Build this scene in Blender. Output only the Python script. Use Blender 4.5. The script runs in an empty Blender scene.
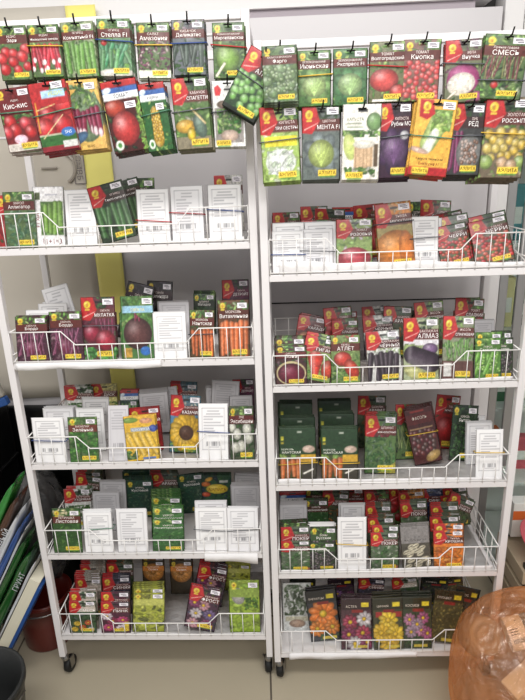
import bpy, math, random
import numpy as np
from mathutils import Matrix, Vector

random.seed(4)
SC = bpy.context.scene
C = SC.collection
PI = math.pi
R = math.radians

# ------------------------------------------------------------------ measured camera and racks (metres)
S = 1.45
F, PITCH, ROLL = 560.3, R(17.506), R(-2.052)
cp, sp_, cr, sr = math.cos(PITCH), math.sin(PITCH), math.cos(ROLL), math.sin(ROLL)
FWD = Vector((0, cp, -sp_)); U0 = Vector((0, sp_, cp)); XX = Vector((1, 0, 0))
RT = XX * cr + U0 * sr
UP = U0 * cr - XX * sr


def ray(px, py):
    return FWD + RT * ((px - 262.5) / F) - UP * ((py - 350) / F)


class Rack:
    def __init__(s, ox, oy, yaw, W, s1, sp, b):
        s.o = Vector((ox, oy, 0)) * S; s.yaw = yaw; s.W = W * S
        s.eu = Vector((math.cos(yaw), -math.sin(yaw), 0)); s.ev = Vector((math.sin(yaw), math.cos(yaw), 0))
        s.edge = [(s1 - i * sp) * S for i in range(5)]; s.b = b * S

    def un(s, px, py, v):                       # pixel -> (u, z) on the plane at depth v of the rack
        d = ray(px, py)
        t = (v + s.o.dot(s.ev)) / d.dot(s.ev)
        p = d * t
        return (p - s.o).dot(s.eu), p.z + H

    def py(s, u, v, z):                         # height in the photo of a point of the rack
        p = s.o + s.eu * u + s.ev * v; p.z = z - H
        return 350 - F * p.dot(UP) / p.dot(FWD)

    def u_at(s, px, v, z):                      # u of a point seen at px when its v and z are known
        p0 = s.o + s.ev * v; p0.z = z - H
        k = (px - 262.5) / F
        return (k * p0.dot(FWD) - p0.dot(RT)) / (s.eu.dot(RT) - k * s.eu.dot(FWD))

    def mat(s):
        return Matrix.Translation((s.o.x, s.o.y, 0)) @ Matrix.Rotation(-s.yaw, 4, 'Z')


H = 0.0
_l = Rack(-.0017 - .4909 * math.cos(.044), 1 + .4909 * math.sin(.044), .044, .4909, -.1269, .2172, -1.0427)
H = -_l.un(268, 677, 0)[1]                      # camera height: the casters stand on z = 0
LR = _l
RR = Rack(.0026, .9878, .0330, .4857, -.1854, .2121, -1.045)
for r in (LR, RR):
    r.edge = [e + H for e in r.edge]; r.b += H
LR.name, RR.name = 'left', 'right'

cam = bpy.data.cameras.new('camera'); cam.lens = 36 * F / 700; cam.sensor_width = 36; cam.clip_start = .02
co = bpy.data.objects.new('camera', cam); C.objects.link(co)
m = Matrix.Identity(4)
for i in range(3):
    m[i][0], m[i][1], m[i][2] = RT[i], UP[i], -FWD[i]
m[2][3] = H
co.matrix_world = m
SC.camera = co
SC.view_settings.view_transform = 'Standard'; SC.view_settings.look = 'None'
SC.view_settings.gamma = 1; SC.view_settings.exposure = 0.0


# ------------------------------------------------------------------ materials
def lin(c):
    c = np.asarray(c, dtype=np.float32)
    return np.where(c <= .04045, c / 12.92, ((c + .055) / 1.055) ** 2.4)


def mat(name, col, rough=.5, metal=0, spec=.5, coat=0, noise=0, nscale=20, trans=0, alpha=1, bump=0, bscale=60):
    m = bpy.data.materials.new(name); m.use_nodes = True
    nt = m.node_tree; b = nt.nodes['Principled BSDF']
    c = [float(x) for x in lin(col)] + [1]
    b.inputs['Base Color'].default_value = c
    b.inputs['Roughness'].default_value = rough; b.inputs['Metallic'].default_value = metal
    b.inputs['Specular IOR Level'].default_value = spec; b.inputs['Coat Weight'].default_value = coat
    b.inputs['Transmission Weight'].default_value = trans; b.inputs['Alpha'].default_value = alpha
    tc = nt.nodes.new('ShaderNodeTexCoord')
    if noise:
        n = nt.nodes.new('ShaderNodeTexNoise'); n.inputs['Scale'].default_value = nscale; n.inputs['Detail'].default_value = 5
        nt.links.new(tc.outputs['Object'], n.inputs['Vector'])
        mx = nt.nodes.new('ShaderNodeMixRGB'); mx.blend_type = 'MIX'
        mx.inputs[1].default_value = c; mx.inputs[2].default_value = [max(0, x * (1 - noise)) for x in c[:3]] + [1]
        nt.links.new(n.outputs['Fac'], mx.inputs[0]); nt.links.new(mx.outputs[0], b.inputs['Base Color'])
    if bump:
        n2 = nt.nodes.new('ShaderNodeTexNoise'); n2.inputs['Scale'].default_value = bscale; n2.inputs['Detail'].default_value = 4
        nt.links.new(tc.outputs['Object'], n2.inputs['Vector'])
        bp = nt.nodes.new('ShaderNodeBump'); bp.inputs['Strength'].default_value = bump; bp.inputs['Distance'].default_value = .02
        nt.links.new(n2.outputs['Fac'], bp.inputs['Height']); nt.links.new(bp.outputs['Normal'], b.inputs['Normal'])
    return m


def mat_print(name, rough, coat):
    m = mat(name, (.5, .5, .5), rough, coat=coat)
    nt = m.node_tree; a = nt.nodes.new('ShaderNodeAttribute'); a.attribute_name = 'Print'
    nt.links.new(a.outputs['Color'], nt.nodes['Principled BSDF'].inputs['Base Color'])
    nt.nodes['Principled BSDF'].inputs['Coat Roughness'].default_value = .18
    return m


M = {
    'film': mat_print('printed_film', .38, .25),
    'gloss': mat_print('printed_gloss_film', .25, .8),
    'paper': mat_print('printed_paper', .65, 0),
    'white': mat('white_powder_coat', (.90, .885, .885), .42, noise=.04, nscale=8),
    'wire': mat('white_wire_coat', (.93, .92, .91), .35),
    'steel': mat('zinc_steel', (.62, .61, .60), .35, 1, noise=.2),
    'rubber': mat('black_rubber', (.06, .06, .06), .6, noise=.2),
    'hook': mat('dark_steel', (.10, .10, .10), .4, .6, noise=.2),
    'liner': mat('white_liner_paper', (.92, .91, .91), .6, noise=.05, bump=.25, bscale=25),
    'sticker': mat('white_sticker', (.95, .93, .95), .5, noise=.05),
    'stext': mat('grey_ink', (.35, .33, .38), .6),
}


# ------------------------------------------------------------------ mesh helpers
class MB:
    def __init__(s): s.v = []; s.f = []

    def box(s, x0, x1, y0, y1, z0, z1, T=None):
        n = len(s.v)
        for x in (x0, x1):
            for y in (y0, y1):
                for z in (z0, z1):
                    p = Vector((x, y, z)); s.v.append(T @ p if T else p)
        s.f += [tuple(n + k for k in q) for q in ((0, 1, 3, 2), (4, 6, 7, 5), (0, 4, 5, 1), (2, 3, 7, 6), (0, 2, 6, 4), (1, 5, 7, 3))]
        return s

    def tube(s, pts, r, n=6, closed=False, flat=1.0):
        pts = [Vector(p) for p in pts]; base = len(s.v); L = len(pts)
        for i, p in enumerate(pts):
            if closed:
                d = pts[(i + 1) % L] - pts[i - 1]
            else:
                d = pts[min(i + 1, L - 1)] - pts[max(i - 1, 0)]
            d.normalize()
            ref = Vector((0, 0, 1)) if abs(d.z) < .9 else Vector((0, 1, 0))
            a = d.cross(ref).normalized(); b = a.cross(d).normalized()
            rr = r[i] if isinstance(r, (list, tuple)) else r
            for k in range(n):
                t = 2 * PI * k / n
                s.v.append(p + a * (rr * flat * math.cos(t)) + b * (rr * math.sin(t)))
        for i in range(L if closed else L - 1):
            for k in range(n):
                j = (i + 1) % L
                s.f.append((base + i * n + k, base + i * n + (k + 1) % n, base + j * n + (k + 1) % n, base + j * n + k))
        if not closed:
            s.f.append(tuple(base + k for k in reversed(range(n))))
            s.f.append(tuple(base + (L - 1) * n + k for k in range(n)))
        return s

    def lathe(s, prof, n=32, T=None, cap=True):
        base = len(s.v)
        for (r_, z) in prof:
            for k in range(n):
                t = 2 * PI * k / n; p = Vector((r_ * math.cos(t), r_ * math.sin(t), z)); s.v.append(T @ p if T else p)
        for i in range(len(prof) - 1):
            for k in range(n):
                s.f.append((base + i * n + k, base + i * n + (k + 1) % n, base + (i + 1) * n + (k + 1) % n, base + (i + 1) * n + k))
        if cap:
            s.f.append(tuple(base + k for k in reversed(range(n))))
        return s

    def build(s, name, m, parent=None, smooth=False, bevel=0):
        me = bpy.data.meshes.new(name); me.from_pydata([tuple(p) for p in s.v], [], s.f); me.update()
        o = bpy.data.objects.new(name, me); C.objects.link(o)
        if m: me.materials.append(m)
        if parent: o.parent = parent
        if smooth:
            for p in me.polygons: p.use_smooth = True
        if bevel:
            b = o.modifiers.new('bevel', 'BEVEL'); b.width = bevel; b.segments = 2; b.limit_method = 'ANGLE'
        return o


USED = {}


def tag(o, label, cat, group=None):
    n = len(label.split())
    assert 4 <= n <= 16, (n, label)
    if label in USED and not (group and USED[label] == group): print('DUPLICATE LABEL', label)
    USED[label] = group
    o['label'] = label; o['category'] = cat
    if group: o['group'] = group
    return o


def struct(o): o['kind'] = 'structure'; return o


def empty(name, mtx):
    o = bpy.data.objects.new(name, None); C.objects.link(o); o.matrix_world = mtx; return o


# text outlines -------------------------------------------------------------
_tc = bpy.data.curves.new('lettering', 'FONT'); _tc.resolution_u = 1
_to = bpy.data.objects.new('lettering', _tc); C.objects.link(_to)
_cache = {}


def text_mesh(s):
    if s not in _cache:
        _tc.body = s
        dg = bpy.context.evaluated_depsgraph_get(); dg.update()
        ev = _to.evaluated_get(dg); me = ev.to_mesh()
        v = np.array([p.co[:] for p in me.vertices], dtype=np.float32).reshape(-1, 3)
        f = [tuple(p.vertices) for p in me.polygons]; ev.to_mesh_clear()
        v = v[:, :2]; v -= v.min(0); w = v[:, 0].max(); h = v[:, 1].max()
        _cache[s] = (v / w, h / w, f)
    return _cache[s]


# ------------------------------------------------------------------ the printed packets
NX, NY, PH = 45, 75, 1.66
gx, gy = np.meshgrid(np.linspace(0, 1, NX), np.linspace(0, PH, NY))
AA = .022


class Print:
    """flat colours of one packet's printed face; x runs 0..1 and y 0..PH upwards"""

    def __init__(s, bg=(.9, .9, .9), seed=1):
        s.c = np.ones((NY, NX, 3), np.float32) * np.array(bg, np.float32)
        s.t = []; s.rg = np.random.RandomState(seed); s.sticker = None

    def mix(s, a, col):
        a = np.clip(a, 0, 1)[..., None]; s.c = s.c * (1 - a) + np.asarray(col, np.float32) * a

    def rect(s, x0, x1, y0, y1, col, a=1):
        q = np.minimum(np.minimum(gx - x0, x1 - gx), np.minimum(gy - y0, y1 - gy)); s.mix(np.clip(q / AA + .5, 0, 1) * a, col)

    def poly(s, pts, col):
        q = np.ones_like(gx) * 9
        A = sum(pts[i][0] * pts[(i + 1) % len(pts)][1] - pts[(i + 1) % len(pts)][0] * pts[i][1] for i in range(len(pts)))
        if A < 0: pts = pts[::-1]
        for i in range(len(pts)):
            (ax, ay), (bx, by) = pts[i], pts[(i + 1) % len(pts)]
            l = math.hypot(bx - ax, by - ay); q = np.minimum(q, ((bx - ax) * (gy - ay) - (by - ay) * (gx - ax)) / l)
        s.mix(np.clip(q / AA + .5, 0, 1), col)

    def ell(s, cx, cy, rx, ry, col, rot=0, rim=.45, hi=.35, box=None):
        ca, sa = math.cos(rot), math.sin(rot)
        dx, dy = gx - cx, gy - cy
        x, y = (dx * ca + dy * sa) / rx, (-dx * sa + dy * ca) / ry
        d = np.sqrt(x * x + y * y)
        a = np.clip((1 - d) * min(rx, ry) / AA + .5, 0, 1)
        if box is not None: a = a * ((gx >= box[0]) & (gx <= box[1]) & (gy >= box[2]) & (gy <= box[3]))
        col = np.asarray(col, np.float32)
        k = np.clip(d, 0, 1)[..., None] ** 2
        cc = col * (1 - rim * k)
        g = np.exp(-(((dx + rx * .3) / (rx * .4)) ** 2 + ((dy - ry * .35) / (ry * .4)) ** 2))[..., None] * hi
        cc = cc * (1 - g) + g
        a = a[..., None]; s.c = s.c * (1 - a) + cc * a

    def cap(s, x0, y0, x1, y1, r, col, r1=None, rim=.45, hi=.25):
        r1 = r if r1 is None else r1
        dx, dy = x1 - x0, y1 - y0; l2 = dx * dx + dy * dy
        t = np.clip(((gx - x0) * dx + (gy - y0) * dy) / l2, 0, 1); rr = r + (r1 - r) * t
        d = np.hypot(gx - x0 - t * dx, gy - y0 - t * dy) / np.maximum(rr, 1e-3)
        a = np.clip((1 - d) * rr / AA + .5, 0, 1)[..., None]
        cc = np.asarray(col, np.float32) * (1 - rim * np.clip(d, 0, 1)[..., None] ** 2)
        nx = ((gx - x0 - t * dx) / np.maximum(rr, 1e-3))
        g = np.exp(-((nx + .3) / .3) ** 2)[..., None] * hi
        cc = cc * (1 - g) + g
        s.c = s.c * (1 - a) + cc * a

    def leaves(s, x0, x1, y0, y1, cols, n=60, size=.09):
        bx = (x0, x1, y0, y1)
        for _ in range(n):
            c = np.array(cols[s.rg.randint(len(cols))]) * s.rg.uniform(.75, 1.2)
            s.ell(s.rg.uniform(x0, x1), s.rg.uniform(y0, y1), size * s.rg.uniform(.5, 1.2), size * s.rg.uniform(.2, .5), np.clip(c, 0, 1), s.rg.uniform(0, PI), .35, .12, bx)

    def balls(s, x0, x1, y0, y1, cols, r, n=14, hi=.4):
        pts = []
        for _ in range(400):
            p = (s.rg.uniform(x0, x1), s.rg.uniform(y0, y1))
            if all(math.hypot(p[0] - q[0], p[1] - q[1]) > r * 1.35 for q in pts): pts.append(p)
            if len(pts) >= n: break
        for p in sorted(pts, key=lambda p: -p[1]):
            rr = r * s.rg.uniform(.85, 1.12); s.ell(p[0], p[1], rr, rr, cols[s.rg.randint(len(cols))], 0, .45, hi, (x0 - r, x1 + r, y0 - r, 1.12))

    def sticks(s, x0, x1, y0, y1, col, r, n=6, lean=.12, tip=None, r1=None):
        for i in range(n):
            x = x0 + (x1 - x0) * (i + .5) / n + s.rg.uniform(-.02, .02); l = s.rg.uniform(-lean, lean)
            ya, yb = y1 - s.rg.uniform(0, .12), y0 + s.rg.uniform(0, .12)
            s.cap(x, ya, x + l, yb, r, np.clip(np.array(col) * s.rg.uniform(.85, 1.12), 0, 1), r1)
            if tip: s.ell(x + l, yb, r * .8, r * 1.3, tip, 0, .2, .3)

    def flower(s, cx, cy, r, col, eye=(.95, .75, .1), n=9):
        for k in range(n):
            a = 2 * PI * k / n
            s.ell(cx + math.cos(a) * r * .6, cy + math.sin(a) * r * .6, r * .5, r * .3, np.clip(np.array(col) * s.rg.uniform(.85, 1.1), 0, 1), a, .35, .2)
        s.ell(cx, cy, r * .28, r * .28, eye, 0, .5, .2)

    def text(s, txt, x0, x1, yc, col, hmax=.11, rot=0, left=False):
        s.t.append((txt, x0, x1, yc, col, hmax, rot, left))

    def brand(s, x=.66, y=.17, w=.48):
        x = min(x, .73); s.rect(x - w / 2, x + w / 2, y - .07, y + .07, (.97, .82, .20)); s.rect(x - w * .42, x + w * .42, y - .10, y - .07, (.35, .6, .2))
        s.text('АЭЛИТА', x - w * .46, x + w * .46, y, (.35, .10, .04), .10)

    def logo(s, x=.16, y=1.5, r=.09):
        s.ell(x, y, r, r, (.95, .83, .15), 0, .15, .3); s.ell(x, y - .01, r * .4, r * .5, (.75, .5, .08), 0, 0, .2); s.rect(x - r * .7, x + r * .7, y - r * 1.5, y - r * 1.1, (.9, .8, .2))


GR = [(.27, .46, .16), (.39, .60, .23), (.20, .36, .13), (.55, .69, .35)]
DG = [(.10, .2, .09), (.16, .3, .12), (.2, .36, .16)]
PUR = [(.32, .12, .22), (.42, .2, .3), (.25, .08, .16), (.5, .36, .4)]
MAR = (.34, .11, .09)
D = {}


def design(key, veg, look, finish='film'):
    def w(fn): D[key] = (veg, look, finish, fn); return fn
    return w


def T1(seed, sub, title, pic, head=GR, band=MAR, bg=(.3, .4, .22), brand=True, edge=None):
    p = Print(bg, seed)
    p.leaves(0, 1, 1.2, PH, head, 40, .1)
    pic(p)
    p.rect(0, 1, 1.12, 1.38, band); p.logo()
    p.text(sub, .16, .84, 1.325, (.93, .88, .85), .075); p.text(title, .06, .95, 1.205, (.97, .95, .93), .13)
    p.sticker = (.78, 1.50)
    if brand: p.brand()
    return p


def T2(seed, sub, title, pic, bg=(.3, .42, .2), head=DG, band=(.36, .16, .14), brand=True, hole=True):
    p = Print(bg, seed)
    pic(p)
    p.leaves(0, 1, 1.32, PH, head, 24, .1)
    p.rect(.30, 1, 1.10, 1.36, band)
    p.poly([(0, PH), (.36, PH), (.47, 1.32), (.26, 1.04), (0, 1.07)], (.74, .10, .11)); p.logo(.19, 1.46, .10)
    p.poly([(.06, 1.12), (.42, 1.27), (.42, 1.285), (.06, 1.15)], (.92, .7, .65))
    if hole: p.rect(.42, .62, 1.50, 1.55, (.06, .06, .06))
    p.text(sub, .46, .96, 1.31, (.93, .85, .83), .065); p.text(title, .40, .98, 1.19, (.98, .96, .95), .13)
    p.sticker = (.80, 1.53)
    if brand: p.brand()
    return p


def T3(seed, pic, title, bg):
    p = Print(bg, seed); pic(p)
    p.rect(0, 1, 1.50, PH, (.72, .10, .10)); p.rect(0, 1, 1.38, 1.50, (.18, .36, .68)); p.rect(0, 1, 1.23, 1.38, (.93, .93, .93))
    p.ell(.14, 1.45, .13, .07, (.85, .92, .97), .2, .1, .3); p.text(title, .30, .72, 1.305, (.2, .2, .25), .09)
    p.rect(.38, .6, 1.55, 1.6, (.05, .05, .05)); p.ell(.2, .19, .12, .12, (.93, .95, .9), 0, .1, 0); p.ell(.2, .19, .06, .06, (.25, .5, .2), .6, 0, 0)
    p.sticker = (.72, 1.08)
    return p


def BACK(seed, dense=9, tint=(.94, .935, .935)):
    p = Print(tint, seed)
    g = (.55, .54, .56)
    for (x0, x1, y0, y1) in ((.12, .88, 1.52, 1.535), (.12, .88, .30, .315), (.12, .132, .3, 1.53), (.868, .88, .3, 1.53)):
        p.rect(x0, x1, y0, y1, g, .8)
    y = 1.44
    for k in range(dense):
        w = p.rg.uniform(.3, .7); x = .18 if k > 1 else .5 - w / 2
        p.rect(x, x + w if k > 1 else .5 + w / 2, y - .016, y + .016, (.62, .61, .63), .75); y -= p.rg.uniform(.07, .1)
    for k in range(14):
        x = .26 + k * .035
        if p.rg.rand() > .3: p.rect(x, x + p.rg.uniform(.012, .026), .42, .54, (.35, .35, .37), .8)
    p.rect(.32, .68, .375, .395, (.6, .59, .61), .7)
    return p


def one(x, y, rx, ry, col, rim=.5, hi=.4, rot=0): return lambda p: p.ell(x, y, rx, ry, col, rot, rim, hi)


def both(*fs):
    def g(p):
        for f in fs: f(p)
    return g


def lv(cols, n=70, y1=1.15, sz=.1): return lambda p: p.leaves(0, 1, 0, y1, cols, n, sz)


def bl(cols, r, n, x0=.08, x1=.92, y0=.3, y1=1.02): return lambda p: p.balls(x0, x1, y0, y1, cols, r, n)


def st(col, r, n, tip=None, y0=.2, y1=1.05, lean=.12, r1=None): return lambda p: p.sticks(.05, .95, y0, y1, col, r, n, lean, tip, r1)


def fl(cols, r, pts):
    def g(p):
        for i, (x, y) in enumerate(pts): p.flower(x, y, r, cols[i % len(cols)])
    return g


def cabbage(c1, c2, y=.62, r=.36):
    def g(p):
        for k in range(7):
            a = k * .9; p.ell(.5 + math.cos(a) * r * .75, y + math.sin(a) * r * .75, r * .75, r * .5, np.array(c2) * p.rg.uniform(.8, 1.15), a, .4, .15)
        p.ell(.5, y, r, r * .93, c1, 0, .4, .3)
        for k in range(5):
            a = -.9 + k * .45; p.cap(.5, y - r * .8, .5 + math.sin(a) * r * .8, y + math.cos(a) * r * .7, .012, np.clip(np.array(c1) * 1.15, 0, 1), .006, .1, 0)
    return g


RED = (.80, .11, .12)
# key: (vegetable used in the object's name, look used in the label, finish, painter)
design('zarya', 'radish', 'round red radish')(lambda: T1(1, 'РЕДИС', 'Заря', both(lv(GR, 40), bl([RED, (.85, .16, .17)], .17, 11))))
design('zavtrak', 'radish', 'white-tipped radish')(lambda: T1(2, 'РЕДИС', 'Французский завтрак', both(lv(GR, 40), st((.82, .14, .2), .07, 7, (.96, .9, .9), .2, 1.0), st((.78, .1, .17), .07, 5, (.96, .9, .9), .45, 1.05))))
design('fenom', 'cucumber', 'pale cucumber')(lambda: T1(3, 'ОГУРЕЦ', 'Комнатный F1', both(lv(GR, 60), st((.36, .58, .2), .085, 6, None, .15, 1.05, .06)), bg=(.5, .55, .4)))
design('stella', 'cucumber', 'cucumber slice')(lambda: T1(4, 'ОГУРЕЦ', 'Стелла F1', both(lv(GR, 50), st((.2, .5, .3), .075, 6, None, .3, .95, .3), st((.34, .6, .34), .07, 4, None, .2, .8, .25), one(.18, .98, .1, .09, (.8, .15, .12)), one(.5, .1, .55, .13, (.85, .83, .78), .2)), bg=(.35, .5, .35)))
design('amaz', 'lettuce', 'purple lettuce')(lambda: T1(5, 'САЛАТ', 'Амазония', both(lv(PUR + [(.72, .66, .62), (.55, .42, .42)], 130, 1.15, .08), lambda p: p.rect(0, 1, 0, .25, (.9, .92, .84)))))
design('delik', 'zucchini', 'dark zucchini')(lambda: T1(6, 'КАБАЧОК', 'Деликатес', both(lv(DG, 40), st((.20, .26, .22), .075, 6, None, .3, .95, .2)), head=[(.5, .4, .45), (.3, .35, .2)], bg=(.36, .38, .4)))
design('redka', 'green_radish', 'green radish')(lambda: T1(7, 'РЕДЬКА КИТАЙСКАЯ', 'Маргеланская', both(lv(DG + GR, 60), one(.45, .62, .38, .44, (.48, .66, .24)), lambda p: p.cap(.1, .1, .35, .45, .05, (.86, .86, .72)))))


@design('parsley', 'lettuce', 'white leafy-bowl')
def _():
    p = Print((.88, .88, .86), 8)
    p.rect(.06, .94, .12, 1.0, (.55, .52, .5)); p.leaves(.12, .88, .35, .98, GR + [(.2, .5, .16)], 120, .1); p.ell(.5, .3, .28, .15, (.78, .66, .58), 0, .3, .2)
    p.poly([(.08, 1.5), (.2, 1.56), (.3, 1.45), (.25, 1.3), (.1, 1.3)], (.8, .12, .14)); p.rect(.38, .85, 1.42, 1.47, (.08, .08, .08)); p.ell(.36, 1.08, .22, .1, (.45, .35, .28), 0, .4, .1)
    p.text('Салат', .4, .9, 1.28, (.5, .5, .45), .07); p.brand(.3, .12, .46); return p


@design('kis', 'radish', 'dark-red radish')
def _():
    p = Print((.42, .09, .10), 9)
    p.leaves(0, 1, .75, .98, GR, 20, .12); p.balls(.1, .9, .42, .85, [RED, (.86, .2, .24)], .18, 10); p.rect(0, 1, 0, .22, (.82, .78, .74)); p.ell(.45, .32, .2, .12, (.95, .75, .82), 0, .1, .4)
    p.logo(.14, 1.52); p.text('РЕДИС', .36, .66, 1.33, (.93, .88, .85), .06); p.text('Кис-кис', .16, .86, 1.2, (.98, .96, .95), .14); p.rect(.2, .85, 1.02, 1.04, (.8, .6, .55)); p.sticker = (.8, 1.52); p.brand(.66, .15); return p


@design('redgreen', 'radish', 'green-based radish', 'gloss')
def _():
    p = Print((.72, .12, .13), 10)
    p.leaves(.5, 1, 1.3, PH, GR, 20, .12); p.balls(.2, .9, .55, 1.15, [(.86, .16, .17), (.8, .1, .12)], .26, 7)
    p.rect(0, 1, .14, .42, (.16, .38, .14)); p.rect(0, 1, 0, .14, (.55, .1, .14)); p.rect(0, .98, .40, .43, (.82, .85, .75)); p.rect(.3, .92, 1.28, 1.46, (.62, .78, .9)); p.text('РЕДИС', .5, .88, 1.37, (.85, .85, .3), .1)
    p.cap(.06, .5, .10, 1.2, .018, (.93, .6, .12), .018, .1, .1); p.cap(.12, .35, .75, .85, .014, (.9, .85, .6), .01, .1, 0); p.cap(.08, 1.02, .6, 1.12, .012, (.88, .82, .5), .01, .1, 0)
    p.ell(.80, .44, .19, .11, (.16, .42, .75), 0, .1, .1); p.text('SHS', .68, .92, .44, (.95, .97, 1), .08); p.rect(.6, 1, .08, .24, (.82, .82, .8)); p.sticker = (.75, 1.56); return p


@design('longrad', 'radish', 'cream-cornered long radish')
def _():
    p = Print((.86, .68, .30), 11)
    p.ell(.5, .82, .52, .62, (.42, .52, .36), 0, .3, .1); p.leaves(.15, .9, 1.0, PH - .1, GR + [(.45, .58, .4)], 50, .1)
    p.sticks(.1, .9, .38, .98, (.56, .06, .2), .085, 6, .08, (.93, .8, .82)); p.ell(.2, .3, .3, .12, (.25, .4, .55), .4, .3, .1)
    p.poly([(0, 0), (1, 0), (1, .5), (.7, .25), (0, .18)], (.88, .68, .32)); p.poly([(0, 1.22), (0, 1.45), (.5, 1.45), (.2, 1.35)], (.86, .66, .28)); p.text('РЕДИС', .3, .74, .1, (.45, .3, .1), .06); p.sticker = (.74, 1.5); return p


design('tomato_big', 'tomato', 'large red tomato', 'gloss')(lambda: T3(12, both(lv(DG, 30, 1.3), one(.28, 1.05, .3, .2, (.75, .2, .12)), lambda p: p.leaves(.84, 1, 0, 1.3, [(.45, .65, .2), (.55, .72, .3)], 60, .08), one(.47, .56, .38, .4, (.80, .16, .15), .45, .5)), 'ТОМАТ', (.25, .07, .06)))
design('corn', 'corn', 'single-cob corn', 'gloss')(lambda: T3(13, both(lv(GR, 40, 1.3), lambda p: p.cap(.5, .3, .5, .95, .2, (.84, .64, .14), .16), lambda p: p.balls(.36, .66, .28, 1.0, [(.9, .72, .2), (.82, .6, .12)], .05, 50)), 'КУКУРУЗА', (.14, .36, .15)))
design('spag', 'squash', 'spaghetti squash')(lambda: T2(14, 'КАБАЧОК', 'СПАГЕТТИ', both(lv(GR + [(.6, .6, .5)], 60, 1.15), lambda p: p.rect(0, 1, 0, .3, (.5, .46, .36)), one(.3, .55, .28, .16, (.88, .66, .18), .4, .3), one(.70, .55, .17, .3, (.35, .45, .38), .4, .2, .3), one(.44, .36, .12, .15, (.92, .76, .12)), lambda p: p.cap(.5, .95, .85, .6, .03, (.82, .72, .45)))))
design('peas', 'pea', 'large green pea')(lambda: T2(15, 'ГОРОХ', 'АЛЬФА', both(lv(DG, 20), bl([(.42, .68, .28), (.5, .75, .36)], .11, 40, .05, .95, .22, 1.05), lambda p: p.rect(0, 1, 0, .12, (.08, .1, .07))), bg=(.1, .22, .1)))
design('brokk', 'broccoli', 'grey-green broccoli')(lambda: T1(16, 'КАПУСТА БРОККОЛИ', 'Фарго', both(lv([(.38, .5, .36), (.5, .6, .45), (.6, .68, .58)], 60, 1.15, .13), bl([(.42, .54, .34)], .17, 8), bl([(.5, .6, .4)], .06, 30)), head=DG))
design('iyun', 'cabbage', 'light June cabbage')(lambda: T1(17, 'БЕЛОКОЧАННАЯ', 'Июньская', both(lv(GR, 30), cabbage((.62, .74, .42), (.45, .62, .32))), bg=(.25, .42, .18)))
design('expr', 'cabbage', 'smooth round cabbage')(lambda: T1(18, 'БЕЛОКОЧАННАЯ', 'Экспресс F1', both(lv(GR, 30), cabbage((.58, .72, .44), (.28, .5, .28))), bg=(.2, .4, .2)))
design('volg', 'tomato', 'big pink tomato')(lambda: T1(19, 'ТОМАТ', 'Волгоградский', both(lv(GR, 30), one(.42, .62, .4, .32, (.88, .24, .22)), one(.8, .3, .22, .2, (.86, .25, .22)), lambda p: p.rect(.1, .8, .03, .1, (.93, .9, .88))), bg=(.4, .4, .25)))
design('knop', 'tomato', 'cherry tomato')(lambda: T1(20, 'ТОМАТ', 'Кнопка', both(lv(GR, 30), bl([(.82, .2, .2), (.88, .32, .3)], .085, 60, .05, .95, .1, 1.05)), bg=(.45, .3, .25)))
design('repa', 'turnip', 'pink and white turnip')(lambda: T2(21, 'РЕПА', 'Внучка', both(lv(PUR + GR, 30), one(.5, .62, .44, .4, (.74, .22, .50), .35, .35), lambda p: p.ell(.45, .5, .38, .3, (.92, .88, .82), .2, .2, .2), lambda p: p.cap(.3, .3, .1, .14, .05, (.92, .85, .75), .02), one(.88, .15, .16, .14, (.72, .3, .5))), bg=(.4, .42, .3), head=PUR))
design('greens', 'herb', 'mixed herb')(lambda: T1(22, 'Пряная грядка', 'СМЕСЬ', both(lv(DG + [(.35, .18, .2)], 40), lambda p: p.sticks(.1, .95, .5, 1.2, (.5, .5, .28), .02, 14, .2), lambda p: p.sticks(.1, .9, .5, 1.2, (.42, .12, .15), .02, 8, .2), lambda p: p.leaves(0, 1, 0, .5, GR + [(.7, .75, .6)], 40, .1), one(.34, .38, .09, .1, (.85, .16, .15))), head=GR))
design('sestry', 'cabbage', 'white and yellow cabbage')(lambda: T2(23, 'КАПУСТА', 'ТРИ СЕСТРЫ', both(lv([(.6, .75, .3), (.75, .85, .5), (.85, .9, .75)], 50), lambda p: p.rect(.1, .95, .8, 1.02, (.9, .84, .15)), lambda p: p.ell(.5, .45, .4, .3, (.9, .93, .88), 0, .12, .2), lambda p: p.leaves(.15, .85, .2, .7, [(.93, .95, .92), (.8, .87, .75)], 40, .1)), bg=(.62, .75, .35)))
design('menta', 'cabbage', 'cut grey-leaved cabbage')(lambda: T2(24, 'ЦВЕТНАЯ', 'МЕНТА F1', cabbage((.66, .74, .36), (.45, .5, .5), .6, .34), bg=(.36, .4, .38)))


@design('barrel', 'cabbage', 'white wooden-tub')
def _():
    p = Print((.90, .88, .84), 25)
    p.leaves(0, 1, .95, 1.1, GR, 30, .1); p.ell(.82, 1.28, .2, .2, (.45, .62, .35), 0, .4, .3); p.ell(.2, .75, .16, .3, (.8, .86, .45), .2, .2, .2)
    p.rect(.32, .82, .28, .78, (.80, .66, .50))
    for k in range(5): p.rect(.36 + k * .1, .37 + k * .1, .28, .75, (.6, .45, .32))
    p.ell(.57, .8, .28, .09, (.88, .86, .8), 0, .15, .2); p.rect(.84, .95, .3, .8, (.35, .28, .2)); p.leaves(0, .9, .05, .3, GR + [(.9, .88, .8)], 30, .1); p.rect(.40, .64, 1.50, 1.56, (.06, .06, .06))
    for k in range(4): p.rect(.12, .5 + .03 * k, 1.24 - k * .075, 1.26 - k * .075, (.35, .42, .3))
    p.text('КАПУСТА', .12, .55, 1.34, (.3, .38, .22), .07); p.brand(.34, .12, .46); return p


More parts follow.
